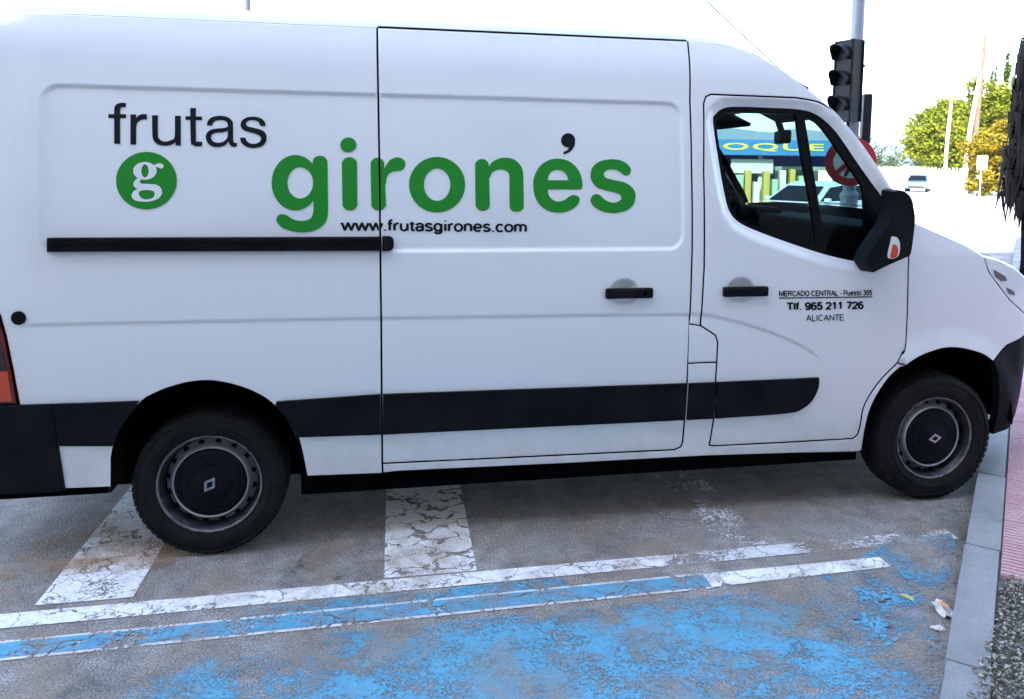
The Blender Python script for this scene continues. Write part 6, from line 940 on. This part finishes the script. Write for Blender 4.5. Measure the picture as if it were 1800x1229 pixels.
for i in range(16):
    a = i*2*math.pi/16+.2; d = Vector((math.cos(a), math.sin(a), 0)); e = Vector((-d.y, d.x, 0)); mb = MB(); L = rng.uniform(1.5, 2.1); dr = rng.uniform(.5, 1.5)
    pts = [d*(L*t)+Vector((0, 0, 5.4+.9*t-dr*1.4*t*t)) for t in np.linspace(0, 1, 11)]; mb.tube(pts, [.03*(1-.8*t) for t in np.linspace(0, 1, 11)], 5)
    for j in range(2, 11):
        for s in (-1, 1):
            for kx in range(2):
                b0 = pts[j]*(1-kx*.5)+pts[j-1]*(kx*.5); tip = b0+e*s*.42*(1-.4*j/10)+d*.18+Vector((0, 0, -.14)); wv = d*.022; v = [mb.bm.verts.new(x) for x in (b0-wv, b0+wv, tip)]; mb.bm.faces.new(v)
    mb.build('frond', 'leaf_dark' if i % 3 else 'palm_dry', pl_, 0)

# ------------------------------------------------------------------ parked cars
def car(loc, rz, paint, label, name='parked_car'):
    t = thing(name, loc, label, 'car', 'parked cars', rz); W = .86
    low = [(-2.05, .28), (-2.1, .55), (-2.05, .85), (-1.95, .93), (-1.0, .95), (.75, .92), (1.5, .86), (1.95, .72), (2.08, .5), (2.05, .28)]
    mb = MB(); rings = []
    for yy, ins in ((-W, .06), (-W+.05, 0), (W-.05, 0), (W, .06)): rings.append([mb.bm.verts.new((x*(1-ins*.35), yy, z-(ins*.6 if z > .6 else 0))) for x, z in low])
    for A, B_ in zip(rings, rings[1:]):
        for j in range(len(low)): mb.bm.faces.new((A[j], A[(j+1) % len(low)], B_[(j+1) % len(low)], B_[j]))
    mb.bm.faces.new(rings[0]); mb.bm.faces.new(rings[-1][::-1]); mb.bevel(.05, 2, 35); body = mb.build('body', paint, t)
    up_ = [(-1.9, .93), (-1.45, 1.38), (-.9, 1.46), (.0, 1.45), (.35, 1.36), (1.05, .92)]
    mb = MB(); A = [mb.bm.verts.new((x, -W+.06+(z-.9)*.30, z)) for x, z in up_]; B_ = [mb.bm.verts.new((x, W-.06-(z-.9)*.30, z)) for x, z in up_]
    for j in range(5): mb.bm.faces.new((A[j], A[j+1], B_[j+1], B_[j]))
    mb.bm.faces.new(A[::-1]); mb.bm.faces.new(B_); mb.build('cabin', paint, t, 25)
    mb = MB(); mb.poly([(x+.012, y, z+.012) for x, y, z in ((.40, -.56, 1.33), (1.0, -.70, .955), (1.0, .70, .955), (.40, .56, 1.33))]); mb.build('windscreen', 'gloss_black', t, 0)
    mb = MB(); mb.poly([(x-.012, y, z+.012) for x, y, z in ((-1.48, -.56, 1.34), (-1.85, -.68, .98), (-1.85, .68, .98), (-1.48, .56, 1.34))]); mb.build('rear_window', 'gloss_black', t, 0)
    for s in (-1, 1):
        for q in (((-.35, .97), (.85, .97), (.32, 1.31), (-.35, 1.38)), ((-1.65, .99), (-.42, .97), (-.42, 1.38), (-1.35, 1.34))):
            mb = MB(); mb.poly([(x, s*(W-.06-(z-.9)*.30+.006), z) for x, z in q]); mb.build('side_window', 'gloss_black', t, 0)
        for wx in (-1.3, 1.3):
            mb = MB(); mb.lathe([(.19, -.03), (.30, -.02), (.32, .02), (.32, .18), (.2, .2)], 'Y', 24); w = mb.build('wheel', 'rubber', t); w.location = (wx, s*(W-.01), .32); w.rotation_euler = (0, 0, 0 if s < 0 else math.pi)
            mb = MB(); mb.lathe([(0, -.02), (.06, -.025), (.19, -.03)], 'Y', 16); mb.build('hub', 'galvanised', w)
        mb = MB(); mb.box((1.93, s*.60, .70), (.14, .34, .13)); mb.bevel(.03); mb.build('headlight', 'lamp_lens', t)
        mb = MB(); mb.box((-2.03, s*.66, .78), (.08, .26, .16)); mb.bevel(.02); mb.build('tail_light', 'lens_red', t)
        mb = MB(); mb.box((.75, s*(W+.07), 1.0), (.1, .16, .11)); mb.bevel(.03); mb.build('mirror', paint, t)
    mb = MB(); mb.box((2.06, 0, .45), (.06, 1.2, .16)); mb.build('grille', 'car_black', t)
    return t
car((11.9, 15.9, 0), rad(205), 'car_silver', 'pale silver car seen through the van window in front of the blue shop')
car((44.2, 56.2, 0), rad(230), 'car_blue', 'small dark blue car far down the road')
car((42.6, 61.5, 0), rad(235), 'car_white', 'white car far down the road just above the van bonnet')
car((56.5, 73.5, 0), rad(232), 'car_white', 'pale car parked by the far fence behind the lamp post')

# ------------------------------------------------------------------ blue shop across the road
sh = thing('blue_shop', (10.6, 25.6, 0), 'low shop with blue canopy fascia and yellow letters seen through the van window', 'shop', rz=rad(-11))
def sbox(nm, c, d, m, par=sh): mb = MB(); mb.box(c, d); return mb.build(nm, m, par)
sbox('canopy', (0, -1.0, 2.52), (14, 3.0, .54), 'shop_blue'); sbox('fascia_band', (.0, -.4, 2.06), (13.6, .2, .38), 'shop_navy'); sbox('wall', (0, 2.0, 1.15), (14, .2, 2.3), 'shop_wall')
for x in (-6.5, -3.2, 0.2, 3.6, 6.6): sbox('column', (x, -1.9, 1.12), (.14, .14, 2.25), 'shop_white')
sbox('white_panel', (3.25, -2.1, 1.86), (1.5, .06, .50), 'shop_white')
for i in range(9): sbox('shop_window', (-5.9+i*1.5, 1.86, 1.35), (1.2, .06, 1.5), 'shop_pane')
me = text_mesh('OQUE', .02, 1.15); o = link('canopy_letters', me, sh); me.materials.append(MATS['shop_yellow']); co = np.array([list(v.co) for v in me.vertices]); mn, mx = co.min(0), co.max(0)
for v in me.vertices: v.co = ((v.co.x-mn[0])/(mx[0]-mn[0])*3.55+2.1, -2.512, (v.co.y-mn[1])/(mx[1]-mn[1])*.29+2.38)
rng = random.Random(9)
ordn = 'first second third fourth fifth sixth seventh eighth ninth tenth'.split(); seen = {}
for i in range(20):
    x = .9+i*.31; mm = ('crate_yellow', 'shop_white', 'crate_yellow', 'shop_green', 'shop_white', 'crate_yellow', 'shop_green')[i % 7]
    h = rng.uniform(1.25, 1.85); mb = MB(); w = rng.uniform(.18, .29); mb.box((x, -2.3+rng.uniform(-.1, .1), h/2), (w, .30, h)); mb.bevel(.03)
    o = mb.build('goods_stack', mm, None); o.location = sh.location; o.rotation_euler = sh.rotation_euler
    c_ = mm.split('_')[1]; n_ = seen.get(c_, 0); seen[c_] = n_+1
    tag(o, '%s upright %s goods stack from the left under the blue canopy' % (ordn[n_], c_), 'goods', 'goods under the canopy')
# ------------------------------------------------------------------ far field, tree line, mountains
def ridge(name, d0, base, amp, a0, a1, n, m, seed, thick=900, z0=-5):
    rng = random.Random(seed); mb = MB(); F_ = []; T_ = []; B_ = []
    for i in range(n+1):
        t = i/n; a = a0+(a1-a0)*t; d = Vector((math.sin(a), math.cos(a), 0))
        h = base+amp*(mnoise.fractal(Vector((t*6+seed, seed*.7, 0)), .9, 2.0, 6))
        F_.append(mb.bm.verts.new(CAM*Vector((1, 1, 0))+d*d0+Vector((0, 0, z0)) if False else Vector((CAM.x, CAM.y, 0))+d*d0+Vector((0, 0, z0)))); T_.append(mb.bm.verts.new(Vector((CAM.x, CAM.y, 0))+d*(d0+thick*.5)+Vector((0, 0, max(h, 4))))); B_.append(mb.bm.verts.new(Vector((CAM.x, CAM.y, 0))+d*(d0+thick)+Vector((0, 0, z0))))
    for i in range(n):
        mb.bm.faces.new((F_[i], F_[i+1], T_[i+1], T_[i])); mb.bm.faces.new((T_[i], T_[i+1], B_[i+1], B_[i]))
    o = mb.build(name, m); o['kind'] = 'structure'; return o
ridge('mountains', 3600, 165, 150, rad(-50), rad(75), 160, 'mountain', 3)
ridge('hills', 2400, 60, 45, rad(-50), rad(75), 160, 'mountain', 8, 600)
mb = MB(); N0 = 24
for i in range(N0):
    a0_, a1_ = rad(20)+rad(32)*i/N0, rad(20)+rad(32)*(i+1)/N0
    q = []
    for a, r, z in ((a0_, 130, -.02), (a1_, 130, -.02), (a1_, 420, 4.2), (a0_, 420, 4.2)): q.append((CAM.x+math.sin(a)*r, CAM.y+math.cos(a)*r, z))
    mb.poly(q)
bmesh.ops.remove_doubles(mb.bm, verts=mb.bm.verts[:], dist=.01); mb.build('field', 'field_grass')['kind'] = 'structure'
rng = random.Random(21); vs = []; fs = []
for i in range(90):
    a = rad(20)+rad(32)*rng.random(); r = rng.uniform(330, 400); c = Vector((CAM.x+math.sin(a)*r, CAM.y+math.cos(a)*r, 3)); hh = rng.uniform(4, 8.5); ww = rng.uniform(2.5, 4.5)
    for j in range(110):
        p = c+Vector((rng.gauss(0, .5)*ww, rng.gauss(0, .5)*ww, abs(rng.gauss(.35, .35))*hh)); s = rng.uniform(.4, .9)
        u = Vector((rng.gauss(0, 1), rng.gauss(0, 1), rng.gauss(0, 1))).normalized(); w = u.cross(Vector((0, .3, 1))).normalized(); b = len(vs)
        vs += [tuple(p-u*s), tuple(p+w*s*.7), tuple(p+u*s), tuple(p-w*s*.7)]; fs.append((b, b+1, b+2, b+3))
me = bpy.data.meshes.new('tree_line'); me.from_pydata(vs, [], fs); me.materials.append(MATS['leaf_far']); tag(link('tree_line', me), 'far line of small trees beyond the field', 'trees', kind='stuff')
tag(MB().box((53, 92, .8), (18, .3, 1.6), Matrix.Rotation(rad(-40), 3, 'Z')).build('far_wall', 'white_wall'), 'low pale wall far beyond the parked cars', 'wall')
# pole standing behind the van, its tip cut by the frame
bp_ = thing('street_pole', (-4.6, 28.7, 0), 'grey pole showing above the van roof at upper left', 'pole')
mb = MB(); mb.tube([(0, 0, 0), (0, 0, 11)], [.17, .14], 12); mb.build('shaft', 'pole_grey', bp_)
mb = MB(); mb.tube([(0, 0, 0), (0, 0, .6)], .2, 12); mb.build('base', 'galvanised', bp_)
mb = MB(); mb.tube([(5.93, 4.66, 2.18), (4.31, 5.09, 3.68), (-.64, 6.5, 8.18)], .008, 6); tag(mb.build('stay_cable', 'pole_grey'), 'thin grey stay cable slanting across the sky above the cab roof', 'cable')
# ------------------------------------------------------------------ apartment house behind the photographer is inferred; its length and height set to shade the street
ap = thing('apartment_house', (-14, -9.0, 0), 'tall plastered apartment house across the street behind the camera', 'building')
mb = MB(); mb.box((0, -5, 9.5), (104, 10, 19.0)); mb.build('wall', 'facade', ap)
mb = MB(); mb.box((0, -4.8, 19.1), (104.6, 10.8, .5)); mb.build('cornice', 'facade_trim', ap)
wme = MB().box((0, 0, 0), (1.3, .1, 1.6)).mesh('window', 'gloss_black', 0); bme = MB().box((0, .45, 0), (2.4, .9, .18)).box((0, .87, .5), (2.4, .05, .9)).mesh('balcony', 'facade_trim', 0)
for fl in range(5):
    for i in range(26):
        o = link('window', wme, ap); o.location = (-49.5+i*3.9, .04, 2.2+fl*3.3)
        if fl and i % 2 == 0: o = link('balcony', bme, ap); o.location = (-49.5+i*3.9, 0, 1.2+fl*3.3)

# ------------------------------------------------------------------ summer haze over the plain: far hills pale, near things clear
hm = bpy.data.materials.new('haze_air'); hm.use_nodes = True; ht = hm.node_tree; ht.nodes.clear(); ho = ht.nodes.new('ShaderNodeOutputMaterial'); hv = ht.nodes.new('ShaderNodeVolumePrincipled')
hv.inputs['Color'].default_value = (.86, .93, 1, 1); hv.inputs['Density'].default_value = .00011; hv.inputs['Anisotropy'].default_value = .2; ht.links.new(hv.outputs[0], ho.inputs['Volume']); MATS['haze_air'] = hm
mb = MB(); mb.box((0, 0, 198), (10400, 10400, 420)); hz_ = mb.build('haze', 'haze_air', None, 0); tag(hz_, 'thin pale summer haze filling the air over the plain', 'haze', kind='stuff')
